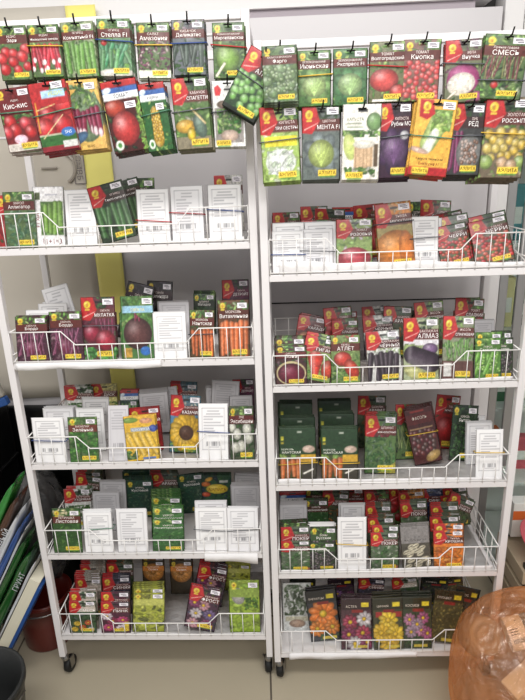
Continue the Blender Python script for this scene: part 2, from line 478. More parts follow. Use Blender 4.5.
design('rubin', 'cabbage', 'purple cabbage')(lambda: T2(26, 'КАПУСТА', 'Рубин МС', both(cabbage((.38, .24, .42), (.26, .14, .3)), one(.8, .95, .14, .1, (.85, .84, .86))), bg=(.2, .1, .18), head=[(.2, .1, .15)], band=(.24, .08, .12)))


@design('china', 'chinese_cabbage', 'yellow Chinese cabbage')
def _():
    p = Print((.93, .68, .22), 27)
    p.cap(.62, 1.2, .40, .72, .24, (.72, .82, .42), .2, .3, .2); p.leaves(.42, .92, .98, 1.45, [(.5, .68, .25), (.62, .76, .4)], 50, .11); p.cap(.55, .95, .4, .62, .1, (.93, .95, .86), .12, .2, .2); p.ell(.2, .56, .25, .06, (.86, .7, .62), -.2, .3, .1)
    p.poly([(.08, PH - .02), (.4, PH - .02), (.48, 1.35), (.3, 1.22), (.1, 1.28)], (.74, .10, .12)); p.logo(.26, 1.5, .1); p.rect(.45, .75, 1.52, 1.57, (.06, .06, .06)); p.rect(0, 1, 0, .2, (.72, .10, .12))
    p.text('Капуста пекинская', .12, .88, .38, (.3, .2, .12), .07); p.text('Виктория F1', .14, .86, .27, (.5, .1, .08), .085); p.brand(.3, .12, .42); p.sticker = (.8, 1.54); return p


design('onion', 'onion', 'dark seed-bowl')(lambda: T2(28, 'ЛУК', 'РЕД', both(lambda p: p.sticks(.02, .4, .1, 1.0, (.45, .12, .3), .06, 4, .05), one(.62, .55, .36, .42, (.45, .45, .44), .2, .2), bl([(.5, .34, .26), (.7, .6, .55)], .05, 40, .4, .85, .3, .8)), bg=(.2, .2, .2), band=(.2, .1, .1)))
design('gold', 'melon', 'golden round-fruited')(lambda: T2(29, 'ЗОЛОТАЯ', 'РОССЫПЬ', both(lv(GR + [(.7, .65, .5)], 40), bl([(.88, .72, .24), (.9, .78, .35)], .105, 24, .1, .92, .42, .98), bl([(.85, .68, .5), (.6, .72, .35)], .15, 5, .1, .9, .2, .35)), bg=(.42, .36, .28)))
# shelves
design('ukrop', 'dill', 'dark green dill')(lambda: T1(30, 'УКРОП', 'Аллигатор', both(lv([(.2, .38, .25), (.3, .48, .3), (.42, .55, .42)], 90, 1.15, .1))))


@design('cuc113', 'cucumber', 'white-bordered cucumber')
def _():
    p = Print((.93, .92, .92), 31)
    p.rect(.25, .97, .32, 1.25, (.25, .4, .14)); p.leaves(.25, .97, .32, 1.25, GR, 40, .1); p.sticks(.32, .95, .4, 1.2, (.4, .6, .16), .09, 4, .06); p.rect(.08, .24, 1.3, 1.5, (.3, .35, .2)); p.rect(.4, .8, 1.42, 1.45, (.5, .5, .6), .5)
    p.text('11+1=3', .3, .9, .15, (.45, .10, .12), .17); p.text('F1 Хит', -.2, .5, .75, (.55, .15, .2), .1, PI / 2); return p


design('cucdark', 'cucumber', 'dark red-cornered cucumber')(lambda: T2(32, 'ОГУРЕЦ', 'Темп-лето F1', both(lv(DG, 60), st((.18, .36, .14), .08, 6)), bg=(.1, .16, .08), band=(.2, .12, .09)))
design('back', 'back_turned', 'white back-turned', 'paper')(lambda: BACK(33, 9))
design('back2', 'back_turned', 'white text-side', 'paper')(lambda: BACK(34, 11, (.92, .915, .92)))
design('back3', 'back_turned', 'grey text-side', 'paper')(lambda: BACK(35, 7, (.80, .79, .80)))
design('beet1', 'beet', 'purple beet')(lambda: T1(36, 'СВЁКЛА', 'Бордо', both(lv(PUR, 60), one(.5, .5, .3, .3, (.5, .12, .24)), lambda p: p.sticks(.1, .9, .2, 1.1, (.5, .2, .34), .03, 10, .3)), bg=(.25, .1, .16)))
design('beet2', 'beet', 'flagged red beet')(lambda: T2(37, 'СВЁКЛА', 'МУЛАТКА', both(lv([(.35, .15, .2), (.3, .3, .2)], 50), lambda p: p.sticks(.4, .95, .7, 1.2, (.5, .12, .25), .03, 6, .1), one(.3, .72, .27, .25, (.62, .10, .2)), lambda p: p.leaves(0, 1, 0, .35, [(.25, .6, .22), (.4, .7, .35)], 40, .12), one(.68, .52, .3, .28, (.68, .10, .18))), bg=(.35, .12, .18)))


@design('beet3', 'beet', 'brown beet', 'gloss')
def _():
    p = Print((.26, .45, .2), 38)
    p.leaves(0, 1, .8, PH, GR, 60, .12); p.ell(.5, .68, .44, .42, (.36, .18, .17), 0, .5, .3); p.sticks(.4, .6, 1.0, 1.2, (.5, .1, .2), .03, 3, .02); p.rect(.05, 1, 1.22, 1.40, (.55, .75, .85)); p.text('СВЁКЛА', .2, .85, 1.31, (.95, .9, .6), .1)
    p.ell(.72, .22, .16, .12, (.15, .42, .78), 0, .1, .1); p.rect(.05, .3, .05, .3, (.8, .6, .2)); p.sticker = (.82, 1.52); return p


design('darkpk', 'beet', 'black-brown')(lambda: T1(39, 'СВЁКЛА', 'Цилиндра', lv([(.14, .1, .12), (.3, .2, .26), (.2, .24, .16)], 60), head=[(.1, .1, .1), (.2, .16, .2)], bg=(.12, .09, .1), band=(.16, .07, .09)))
design('carrot1', 'carrot', 'bunched orange carrot')(lambda: T1(40, 'МОРКОВЬ', 'Нантская', both(lv(DG, 20), st((.88, .36, .12), .085, 6, None, .1, 1.0, .05, .05)), bg=(.3, .22, .12)))
design('carrot2', 'carrot', 'upright orange carrot')(lambda: T1(41, 'МОРКОВЬ', 'Витаминная', both(lv(DG, 20), st((.90, .40, .16), .09, 6, None, .05, 1.05, .03, .06)), bg=(.35, .2, .1), band=(.3, .1, .06), head=GR + [(.75, .78, .65)]))
design('purple2', 'beet', 'magenta-cornered')(lambda: T2(42, 'СВЁКЛА', 'ДЕТРОЙТ', both(lv(PUR, 60), one(.5, .5, .3, .3, (.5, .1, .3))), bg=(.3, .1, .22), head=DG, band=(.35, .08, .2)))
design('dgreen', 'spinach', 'dark leaf-green')(lambda: T1(43, 'ШПИНАТ', 'Матадор', lv(DG, 90), bg=(.1, .2, .08), band=(.12, .16, .1)))
design('daikon', 'daikon', 'white daikon')(lambda: T2(44, 'ДАЙКОН', 'САША', both(lv(GR, 30), st((.93, .92, .9), .1, 4, None, .1, 1.0, .04)), bg=(.85, .84, .8), head=[(.85, .84, .82)]))
design('tomgreen', 'tomato', 'green-headed tomato')(lambda: T2(45, 'ТОМАТ', 'СЛАДКИЙ', both(lv(GR, 40), bl([RED], .2, 8)), head=GR + [(.55, .12, .1)]))
design('pinktom', 'tomato', 'glossy pink tomato')(lambda: T2(46, 'ТОМАТ', 'РОЗОВЫЙ', both(lv([(.45, .65, .3), (.85, .8, .8), (.6, .75, .4)], 50), one(.5, .42, .46, .36, (.80, .20, .26), .4, .5)), bg=(.5, .6, .3), head=[(.8, .8, .8), (.3, .45, .2)]))
design('bluered', 'tomato', 'blue-topped tomato', 'gloss')(lambda: T3(47, both(lv(DG, 20), one(.5, .6, .4, .4, RED)), 'ТОМАТ', (.3, .1, .1)))
design('pumpkin', 'pumpkin', 'orange pumpkin')(lambda: T2(48, 'ТЫКВА', 'МУСКАТНАЯ', both(lambda p: p.rect(0, 1, .8, 1.12, (.62, .55, .3)), one(.5, .5, .58, .48, (.92, .50, .10), .4, .3), one(.78, .5, .2, .45, (.90, .45, .08), .3, .1)), bg=(.85, .48, .12), head=[(.9, .6, .3), (.8, .7, .5)]))
design('cherry', 'tomato', 'red-green cherry tomato')(lambda: T2(49, 'ТОМАТ', 'ЧЕРРИ', both(lv(GR + [(.5, .3, .2)], 60), bl([RED, (.85, .3, .2)], .07, 50, .05, .95, .1, 1.05)), bg=(.3, .3, .2)))
design('greyhead', 'tomato', 'grey-headed cherry tomato')(lambda: T2(50, 'ТОМАТ', 'ЧЕРРИ ЛИЗА', both(lv([(.7, .7, .65), (.5, .55, .45)], 50), bl([RED, (.8, .7, .3)], .07, 40, .05, .95, .1, 1.05)), bg=(.5, .48, .42), head=[(.55, .52, .48), (.7, .68, .62)]))
design('beet4', 'beet', 'oval-framed beet')(lambda: T1(51, 'СВЁКЛА', 'Боня', both(lv(PUR + DG, 40), one(.5, .5, .47, .5, (.85, .78, .55), .1, 0), one(.5, .48, .43, .43, (.45, .06, .16), .45, .3)), bg=(.25, .12, .12), band=(.38, .1, .1)))
design('pepper', 'pepper', 'pointed red pepper')(lambda: T2(52, 'ПЕРЕЦ', 'ГИГАНТ', both(lv(GR + [(.7, .8, .4)], 50), lambda p: p.cap(.42, .85, .5, .25, .25, (.86, .17, .10), .1, .4, .35), one(.85, .5, .2, .35, (.84, .2, .1))), bg=(.45, .55, .25)))
design('pepper2', 'pepper', 'paired red pepper')(lambda: T1(53, 'ПЕРЕЦ', 'АТЛЕТ', both(lv(GR + [(.7, .8, .4)], 60), one(.4, .85, .3, .25, (.86, .18, .12)), one(.7, .5, .22, .35, (.84, .2, .12), .4, .3, .5)), bg=(.4, .5, .25), head=[(.6, .2, .15), (.4, .5, .2)]))
design('kakadu', 'pepper', 'maroon pepper')(lambda: T2(54, 'ПЕРЕЦ', 'КАКАДУ', both(lv([(.4, .1, .1), (.3, .25, .12), (.6, .15, .1)], 60), one(.3, .7, .2, .3, (.85, .4, .12))), bg=(.35, .08, .09), head=[(.45, .1, .12), (.5, .3, .2), (.3, .3, .15)], band=(.32, .07, .09)))
design('eggs', 'eggplant', 'striped slim eggplant')(lambda: T2(55, 'БАКЛАЖАН', 'ЧЁРНЫЙ', both(lambda p: p.leaves(0, 1, .85, 1.15, [(.85, .87, .82), (.55, .65, .4)], 30, .1), st((.16, .10, .15), .085, 6, None, .02, .95, .12)), bg=(.82, .82, .80), head=[(.25, .2, .28), (.5, .55, .5)], band=(.27, .1, .11)))
design('eggp', 'eggplant', 'large aubergine')(lambda: T2(56, 'БАКЛАЖАН', 'АЛМАЗ', both(lambda p: p.rect(0, 1, .95, 1.1, (.85, .83, .85)), lambda p: p.leaves(0, .5, .6, 1.0, [(.6, .7, .4)], 20, .12), one(.75, .85, .22, .15, (.5, .35, .55)), lambda p: p.cap(.25, .7, .8, .5, .24, (.17, .11, .17), .26, .4, .3), one(.3, .25, .3, .16, (.82, .82, .5), .3, .2, -.4)), bg=(.62, .66, .5), head=DG + [(.5, .55, .45)], band=(.35, .13, .14)))
design('yellowbox', 'fertiliser', 'yellow')(lambda: T1(57, '', '', lambda p: p.rect(0, 1, 0, PH, (.88, .78, .12)), head=[(.9, .8, .12), (.85, .75, .1)], bg=(.88, .78, .12), band=(.86, .74, .1), brand=False))
design('bean', 'bean', 'green bean')(lambda: T2(58, 'ФАСОЛЬ', 'СПАРЖЕВАЯ', both(lv(GR, 30), lambda p: p.sticks(.05, .95, .55, 1.05, (.4, .62, .25), .03, 10, .2), lambda p: p.rect(0, 1, .0, .5, (.36, .22, .2)), lambda p: p.rect(.05, .3, .1, .45, (.85, .84, .82))), bg=(.5, .52, .42), head=GR))
design('peapod', 'pea', 'open pea-pod')(lambda: T1(59, 'ГОРОХ', 'Сахарный', both(lv(GR, 40), lambda p: p.sticks(.05, .95, .2, 1.1, (.42, .68, .22), .08, 5, .35), bl([(.55, .78, .3)], .06, 20)), head=GR, band=(.25, .42, .14), bg=(.3, .5, .18)))
design('darkbean', 'bean', 'dark mottled bean')(lambda: T1(60, 'БОБЫ', 'Русские', both(lv(DG + [(.25, .15, .2)], 60), bl([(.22, .16, .2), (.35, .3, .3)], .06, 60, .05, .95, .1, 1.1)), head=GR, band=(.2, .3, .15), bg=(.16, .2, .12)))
design('basil', 'basil', 'green basil')(lambda: T1(61, 'БАЗИЛИК', 'Зелёный', lv([(.24, .5, .16), (.34, .6, .22), (.16, .38, .12)], 90, 1.15, .13), band=(.4, .16, .12)))
design('bush', 'herb', 'bushy green herb')(lambda: T2(62, 'ПЕТРУШКА', 'КУДРЯВАЯ', both(lambda p: p.rect(0, 1, 0, 1.1, (.84, .84, .82)), lambda p: p.leaves(.05, .95, .3, .95, [(.2, .38, .14), (.28, .46, .18)], 110, .1)), bg=(.8, .8, .78), head=DG + [(.7, .7, .68)]))
design('yellowt2', 'squash', 'pale yellow')(lambda: T2(63, 'ПАТИССОН', 'ДИСК', both(lambda p: p.rect(0, 1, 0, 1.1, (.85, .82, .5)), lambda p: p.leaves(.6, 1, .3, .9, GR, 20, .1)), bg=(.82, .78, .45), head=[(.8, .76, .45)]))
design('bluepk', 'cucumber', 'navy-headed', 'gloss')(lambda: T3(64, both(lv(DG, 30), st((.4, .6, .3), .08, 5)), 'ОГУРЕЦ', (.2, .3, .25)))


@design('cornyel', 'corn', 'yellow corn', 'gloss')
def _():
    p = Print((.90, .70, .14), 65)
    p.rect(0, 1, 1.3, PH, (.88, .66, .16)); p.ell(.2, 1.5, .25, .1, (.45, .6, .2), 0, .2, .2); p.ell(.7, 1.45, .2, .1, (.9, .6, .4), 0, .2, .2)
    for k in range(4): p.cap(.12 + .2 * k, .95, .35 + .2 * k, .25, .12, (.92, .72, .16), .09, .35, .25)
    p.leaves(0, .35, .05, .4, GR, 20, .12); p.rect(.2, .92, 1.08, 1.22, (.60, .64, .68)); p.text('КУКУРУЗА', .25, .8, 1.15, (.93, .93, .95), .09); p.ell(.9, 1.15, .13, .13, (.2, .3, .65), 0, .2, .2); p.rect(.5, .9, .04, .12, (.3, .45, .75)); return p


design('redlong', 'pepper', 'long red')(lambda: T2(66, 'ПЕРЕЦ', 'ОСТРЫЙ', lv([(.6, .08, .09), (.7, .12, .1)], 40), bg=(.6, .08, .1), head=[(.65, .1, .1)], band=(.5, .06, .08)))
design('sunfl', 'sunflower', 'sunflower-head')(lambda: T2(67, 'ПОДСОЛНЕЧНИК', 'КАЗАЧИЙ', both(lambda p: p.rect(0, 1, .7, 1.15, (.25, .45, .6)), lambda p: p.leaves(0, 1, 0, .5, GR, 50, .14), lambda p: p.flower(.55, .58, .52, (.93, .70, .10), (.3, .16, .1), 16), one(.55, .58, .24, .22, (.30, .17, .11), .3, .15)), bg=(.2, .38, .45), head=[(.35, .45, .5), (.6, .6, .55)]))
design('garlic', 'onion', 'dark white-bulb')(lambda: T1(68, 'ЛУК', 'Эксибишен', both(lv(DG, 50), bl([(.85, .85, .78)], .17, 6)), band=(.34, .1, .1), bg=(.25, .28, .2)))


@design('carrotdg', 'carrot', 'dark-green-headed carrot')
def _():
    p = Print((.10, .21, .10), 69)
    p.ell(.80, 1.02, .17, .11, (.78, .66, .58), 0, .15, .2); p.rect(.05, .13, 1.28, 1.4, (.75, .72, .15)); p.rect(.05, .13, 1.18, 1.24, (.7, .62, .15)); p.rect(.5, .62, 1.5, 1.55, (.7, .72, .66))
    p.rect(0, 1, 0, .86, (.22, .26, .12)); p.leaves(0, .6, .62, .88, [(.6, .7, .3), (.45, .6, .25)], 26, .1); p.sticks(.02, .6, .12, .72, (.86, .40, .14), .085, 4, .05, None, .05); p.rect(.58, 1, .64, .86, (.80, .60, .12)); p.rect(.6, 1, .1, .62, (.22, .2, .16)); p.cap(.66, .3, .9, .42, .03, (.9, .88, .82)); p.rect(.1, .9, .02, .1, (.75, .62, .16))
    p.text('МОРКОВЬ', .06, .4, 1.02, (.9, .92, .85), .05); p.text('НАНТСКАЯ', .06, .6, .93, (.95, .95, .9), .07); return p


design('spinach', 'spinach', 'shiny spinach', 'gloss')(lambda: T2(70, 'ШПИНАТ', 'ЖИРНОЛИСТНЫЙ', both(lv([(.18, .36, .14), (.24, .44, .18), (.4, .52, .36)], 110, 1.15, .09), lambda p: p.poly([(.4, 0), (1, 0), (1, .35)], (.62, .58, .2)), lambda p: p.leaves(0, 1, 1.05, 1.2, [(.4, .1, .14)], 12, .12)), head=[(.3, .4, .3), (.5, .55, .5)]))
design('greenbean', 'bean', 'striped green bean', 'gloss')(lambda: T2(71, 'БОБЫ', 'ЗЕЛЁНЫЕ', both(lv(DG, 40), lambda p: p.sticks(.05, .95, .3, 1.0, (.5, .6, .25), .04, 10, .3), one(.7, .14, .3, .1, (.7, .66, .3))), head=[(.6, .12, .12)]))


@design('chili', 'bean', 'dark red kidney-bean', 'gloss')
def _():
    p = Print((.26, .08, .08), 72)
    p.balls(.1, .9, .3, 1.0, [(.32, .08, .1), (.4, .13, .12), (.3, .18, .16)], .09, 50); p.rect(0, 1, 1.2, 1.5, (.35, .09, .08)); p.text('ФАСОЛЬ', .15, .85, 1.38, (.9, .85, .8), .1); p.rect(.08, .9, 1.05, 1.08, (.75, .62, .4)); p.ell(.72, .2, .28, .14, (.72, .56, .28), .3, .3, .2); p.rect(.2, .7, 1.55, 1.6, (.6, .15, .12)); return p


design('darkherb', 'herb', 'dark green herb', 'gloss')(lambda: T1(73, 'КИНЗА', 'Янтарь', lv(DG, 90), head=DG, bg=(.06, .14, .06), band=(.1, .2, .1)))
design('redstrip', 'tomato', 'red-fronted')(lambda: T2(74, 'ТОМАТ', 'БЫЧЬЕ СЕРДЦЕ', both(lv(DG, 20), one(.5, .6, .42, .4, RED)), bg=(.6, .1, .1), head=[(.6, .1, .1), (.4, .3, .1)]))
design('petr', 'parsley', 'cream-headed parsley')(lambda: T1(75, 'ПЕТРУШКА', 'Листовая', lv([(.15, .32, .1), (.22, .42, .14), (.3, .5, .18)], 110, 1.15, .08), head=[(.85, .8, .62), (.8, .76, .55), (.5, .62, .3)], bg=(.14, .3, .1)))
design('dillbag', 'dill', 'shiny green dill', 'gloss')(lambda: T1(76, 'УКРОП', 'Лесногородский', lv([(.2, .42, .16), (.3, .5, .22), (.14, .32, .1)], 110, 1.2, .08), head=GR, bg=(.16, .36, .12), band=(.2, .4, .15)))
design('teal', 'cucumber', 'teal and green')(lambda: T1(77, 'ОГУРЕЦ', 'Кустовой', lv([(.1, .25, .18), (.16, .34, .2), (.3, .4, .3)], 80), head=[(.1, .28, .2), (.16, .3, .14)], bg=(.08, .22, .16), band=(.1, .22, .18)))


@design('mixveg', 'vegetable_mix', 'large assorted-vegetable')
def _():
    p = Print((.14, .30, .18), 78)
    p.leaves(0, 1, 0, PH, [(.12, .28, .2), (.2, .4, .16), (.1, .2, .26)], 80, .13); p.ell(.14, 1.28, .16, .1, (.86, .4, .12), 0, .3, .2); p.ell(.25, 1.48, .14, .08, (.88, .6, .15), .5, .3, .2); p.ell(.15, .85, .15, .1, (.82, .26, .12), 0, .3, .2); p.rect(.6, .88, 1.34, 1.44, (.75, .75, .72))
    p.ell(.52, 1.08, .36, .2, (.88, .74, .16), 0, .15, .2); p.text('АЭЛИТА', .22, .82, 1.05, (.5, .08, .05), .13); return p


design('leafpk', 'spinach', 'mottled leaf', 'gloss')(lambda: T1(79, 'ЩАВЕЛЬ', 'Широколистный', lv([(.12, .3, .12), (.22, .42, .18), (.36, .5, .3)], 110, 1.3, .09), head=[(.3, .16, .12), (.24, .2, .12)], bg=(.12, .28, .1), band=(.26, .14, .1)))
design('brownpk', 'herb', 'brown-headed herb')(lambda: T1(80, 'ТИМЬЯН', 'Ползучий', lv(DG + [(.25, .18, .22)], 80), head=GR, bg=(.2, .2, .14), band=(.34, .14, .11)))
design('mushgreen', 'arugula', 'grey-green leaf')(lambda: T2(81, 'РУККОЛА', 'ПОКЕР', both(lv([(.2, .36, .16), (.32, .46, .26), (.6, .64, .55)], 90), one(.75, .14, .25, .12, (.8, .45, .3))), head=[(.4, .45, .35), (.25, .35, .2)], bg=(.3, .36, .26)))
design('redmix', 'herb', 'red-flagged herb')(lambda: T2(82, 'БАЗИЛИК', 'АРАРАТ', both(lv(DG + [(.6, .35, .15)], 70)), head=[(.42, .48, .4), (.6, .35, .15), (.3, .4, .3)], bg=(.26, .3, .2), band=(.34, .2, .18)))


@design('stripebean', 'bean', 'striped-seed', 'film')
def _():
    p = Print((.28, .26, .22), 83)
    for k in range(26):
        x, y = p.rg.uniform(.05, .95), p.rg.uniform(.1, .9); p.ell(x, y, .13, .08, (.82, .78, .66), .5, .2, .2); p.cap(x - .08, y - .03, x + .08, y + .04, .012, (.2, .18, .15), .01, 0, 0)
    p.rect(0, 1, 1.0, PH, (.50, .48, .47)); p.text('ФАСОЛЬ ВИГНА', .12, .88, 1.12, (.3, .28, .27), .1); return p


design('orange', 'pumpkin', 'bright orange-slice')(lambda: T2(84, 'ТЫКВА', 'КРОШКА', both(lambda p: p.leaves(0, 1, .1, .95, [(.92, .48, .12), (.88, .40, .1), (.95, .6, .25)], 60, .16)), bg=(.88, .45, .12), head=[(.5, .45, .4), (.4, .3, .25)], band=(.36, .18, .14)))
design('bluespk', 'herb', 'blue-speckled', 'gloss')(lambda: T2(85, 'ШАЛФЕЙ', 'СИНИЙ', lv([(.3, .36, .62), (.2, .22, .4), (.62, .66, .8)], 90), head=[(.24, .28, .5), (.6, .62, .75)], bg=(.2, .22, .35)))
design('flmix', 'flower', 'mixed-flower')(lambda: T2(86, 'ЦВЕТЫ', 'СМЕСЬ', both(lv(DG + [(.3, .35, .35)], 70), fl([(.88, .7, .15), (.82, .3, .12), (.7, .7, .75)], .13, [(.2, .2), (.5, .3), (.8, .2), (.3, .5), (.7, .55)])), head=[(.85, .82, .76), (.75, .7, .62)], bg=(.22, .3, .2), band=(.75, .70, .64)))
design('cream', 'flower', 'cream-headed flower')(lambda: T2(87, 'АСТРА', 'ПРИНЦЕССА', both(lv(DG, 40), fl([(.75, .2, .2)], .2, [(.3, .5), (.7, .4)])), head=[(.84, .8, .74)], bg=(.5, .45, .4), band=(.70, .64, .58)))
design('pinkfl', 'flower', 'pink-flower')(lambda: T2(88, 'ПЕТУНИЯ', 'ПИНК', both(lv([(.3, .12, .18), (.2, .16, .16)], 50), fl([(.72, .16, .38), (.86, .78, .82), (.55, .1, .26)], .2, [(.25, .3), (.7, .25), (.4, .65), (.75, .7), (.2, .9)]), lambda p: p.rect(.8, .95, .1, .6, (.85, .72, .15))), bg=(.28, .1, .18), head=[(.3, .3, .3)]))
design('berry', 'flower', 'dark berry-blue flower')(lambda: T2(89, 'ЛОБЕЛИЯ', 'СИНЯЯ', both(lv([(.16, .16, .2), (.3, .28, .42), (.4, .4, .46)], 120, 1.4, .07)), head=[(.2, .2, .26), (.36, .34, .44)], bg=(.16, .15, .2), brand=False))
design('lime', 'fertiliser', 'yellow-green foil', 'gloss')(lambda: T1(90, '', '', lambda p: p.leaves(0, 1, 0, 1.2, [(.62, .66, .12), (.75, .76, .25), (.4, .42, .1)], 60, .14), head=[(.7, .7, .2), (.5, .5, .12)], bg=(.62, .64, .16), band=(.72, .72, .3), brand=False))
design('calend', 'calendula', 'orange-disc calendula')(lambda: T1(91, 'КАЛЕНДУЛА', 'Оранж', both(lambda p: p.ell(.5, 1.05, .46, .46, (.80, .46, .16), 0, .3, .15), lambda p: p.flower(.5, 1.05, .38, (.84, .52, .18), (.7, .42, .14), 16)), head=[(.25, .2, .1)], bg=(.2, .16, .1), band=(.80, .46, .16), brand=False))
design('petun', 'petunia', 'purple and pink flower', 'gloss')(lambda: T2(92, 'ПЕТУНИЯ', 'ФРОСТ', both(lv([(.3, .14, .24), (.2, .22, .34), (.16, .14, .16)], 60), fl([(.74, .5, .55), (.5, .16, .34), (.78, .72, .74), (.4, .3, .5)], .2, [(.25, .2), (.7, .25), (.3, .6), (.75, .62), (.5, .95), (.2, 1.0)])), bg=(.24, .12, .2), head=[(.4, .14, .18), (.3, .3, .16)]))
design('limepk', 'lawn', 'lime green', 'gloss')(lambda: T1(93, '', '', both(lambda p: p.leaves(0, 1, 0, PH, [(.55, .68, .14), (.62, .74, .22), (.44, .58, .12)], 50, .16), lambda p: p.ell(.3, 1.15, .22, .26, (.66, .64, .62), .2, .3, .2), lambda p: p.leaves(.5, .95, .7, 1.1, [(.25, .42, .1)], 20, .1)), head=[(.58, .68, .16)], bg=(.56, .68, .16), band=(.5, .6, .2), brand=False))


@design('plantw', 'houseplant', 'white potted-plant', 'gloss')
def _():
    p = Print((.80, .81, .80), 94)
    p.leaves(.05, .95, .55, 1.6, [(.16, .26, .14), (.26, .36, .22), (.5, .56, .48)], 100, .1); p.rect(.1, .9, .36, .52, (.72, .7, .6)); p.ell(.5, .28, .28, .14, (.66, .52, .42), 0, .3, .2); return p


def FLW(seed, title, pic, bg, tagx=.78):
    p = Print(bg, seed); pic(p); p.rect(0, 1, 1.28, PH, tuple(.6 * x for x in bg)); p.rect(tagx - .12, tagx + .12, 1.38, 1.52, (.88, .78, .12)); p.text(title, .08, .6, 1.4, (.85, .8, .75), .08); p.rect(.35, .72, 1.2, 1.3, (.5, .1, .1)); p.rect(.4, .85, .06, .15, (.82, .72, .2)); return p


design('marig', 'marigold', 'orange marigold', 'gloss')(lambda: FLW(95, 'БАРХАТЦЫ', both(lv(DG, 40), fl([(.90, .42, .10), (.84, .34, .08)], .44, [(.5, .9)]), fl([(.88, .46, .12)], .25, [(.25, .42), (.75, .45)])), (.14, .15, .18)))
design('aster', 'aster', 'crimson aster', 'gloss')(lambda: FLW(96, 'АСТРА', both(lv([(.3, .12, .18), (.4, .4, .4)], 50), fl([(.62, .14, .26), (.82, .78, .80), (.5, .12, .3)], .24, [(.3, .9), (.75, 1.0), (.25, .5), (.7, .55), (.45, .2), (.85, .25)])), (.26, .14, .18)))
design('yelfl', 'zinnia', 'yellow flower', 'gloss')(lambda: FLW(97, 'ЦИННИЯ', both(lv(DG, 40), lambda p: p.rect(.1, .95, 1.05, 1.22, (.62, .12, .12)), fl([(.93, .76, .12), (.90, .70, .10)], .3, [(.5, .95), (.25, .55), (.72, .5), (.5, .2)])), (.22, .22, .14)))
design('pinkdai', 'daisy', 'pink daisy', 'gloss')(lambda: FLW(98, 'КОСМЕЯ', both(lv(DG + [(.2, .34, .16)], 60), fl([(.72, .42, .58), (.66, .3, .5), (.62, .5, .6)], .2, [(.25, .95), (.7, 1.0), (.3, .55), (.65, .6), (.85, .5), (.5, .8)])), (.18, .22, .14)))
design('dried', 'everlasting', 'dried yellow flower', 'gloss')(lambda: FLW(99, 'СУХОЦВЕТ', both(lv([(.5, .46, .2), (.42, .4, .18), (.26, .26, .12)], 120, 1.3, .07)), (.24, .24, .14)))
design('darkleaf', 'herb', 'dark mixed-leaf', 'gloss')(lambda: FLW(100, 'КОЛЕУС', both(lv([(.14, .2, .12), (.2, .16, .26), (.3, .2, .16), (.24, .3, .16)], 120, 1.3, .08)), (.14, .16, .14)))
design('pansy', 'pansy', 'violet pansy', 'gloss')(lambda: FLW(101, 'ВИОЛА', both(lv([(.2, .12, .2), (.2, .2, .14)], 60), fl([(.5, .3, .56), (.72, .5, .66), (.4, .16, .3)], .2, [(.2, .25), (.6, .3), (.85, .7), (.35, .8)])), (.2, .1, .18)))

# mesh of one printed packet: a flat sealed pouch, slightly filled in the middle
MESH = {}
BULGE = .0016
TH = .0016


def bulge(x, y, ph):
    e = (np.clip(x, 0, 1) * (1 - np.clip(x, 0, 1)) * 4) ** .6 * (np.clip(y, 0, 1) * (1 - np.clip(y, 0, 1)) * 4) ** .6
    w = .25 * np.sin(9 * x + 14 * y + ph) + .2 * np.sin(23 * y - 7 * x + 2 * ph) + .15 * np.sin(31 * x + 5 * ph)
    return BULGE * e * (1 + .35 * w)


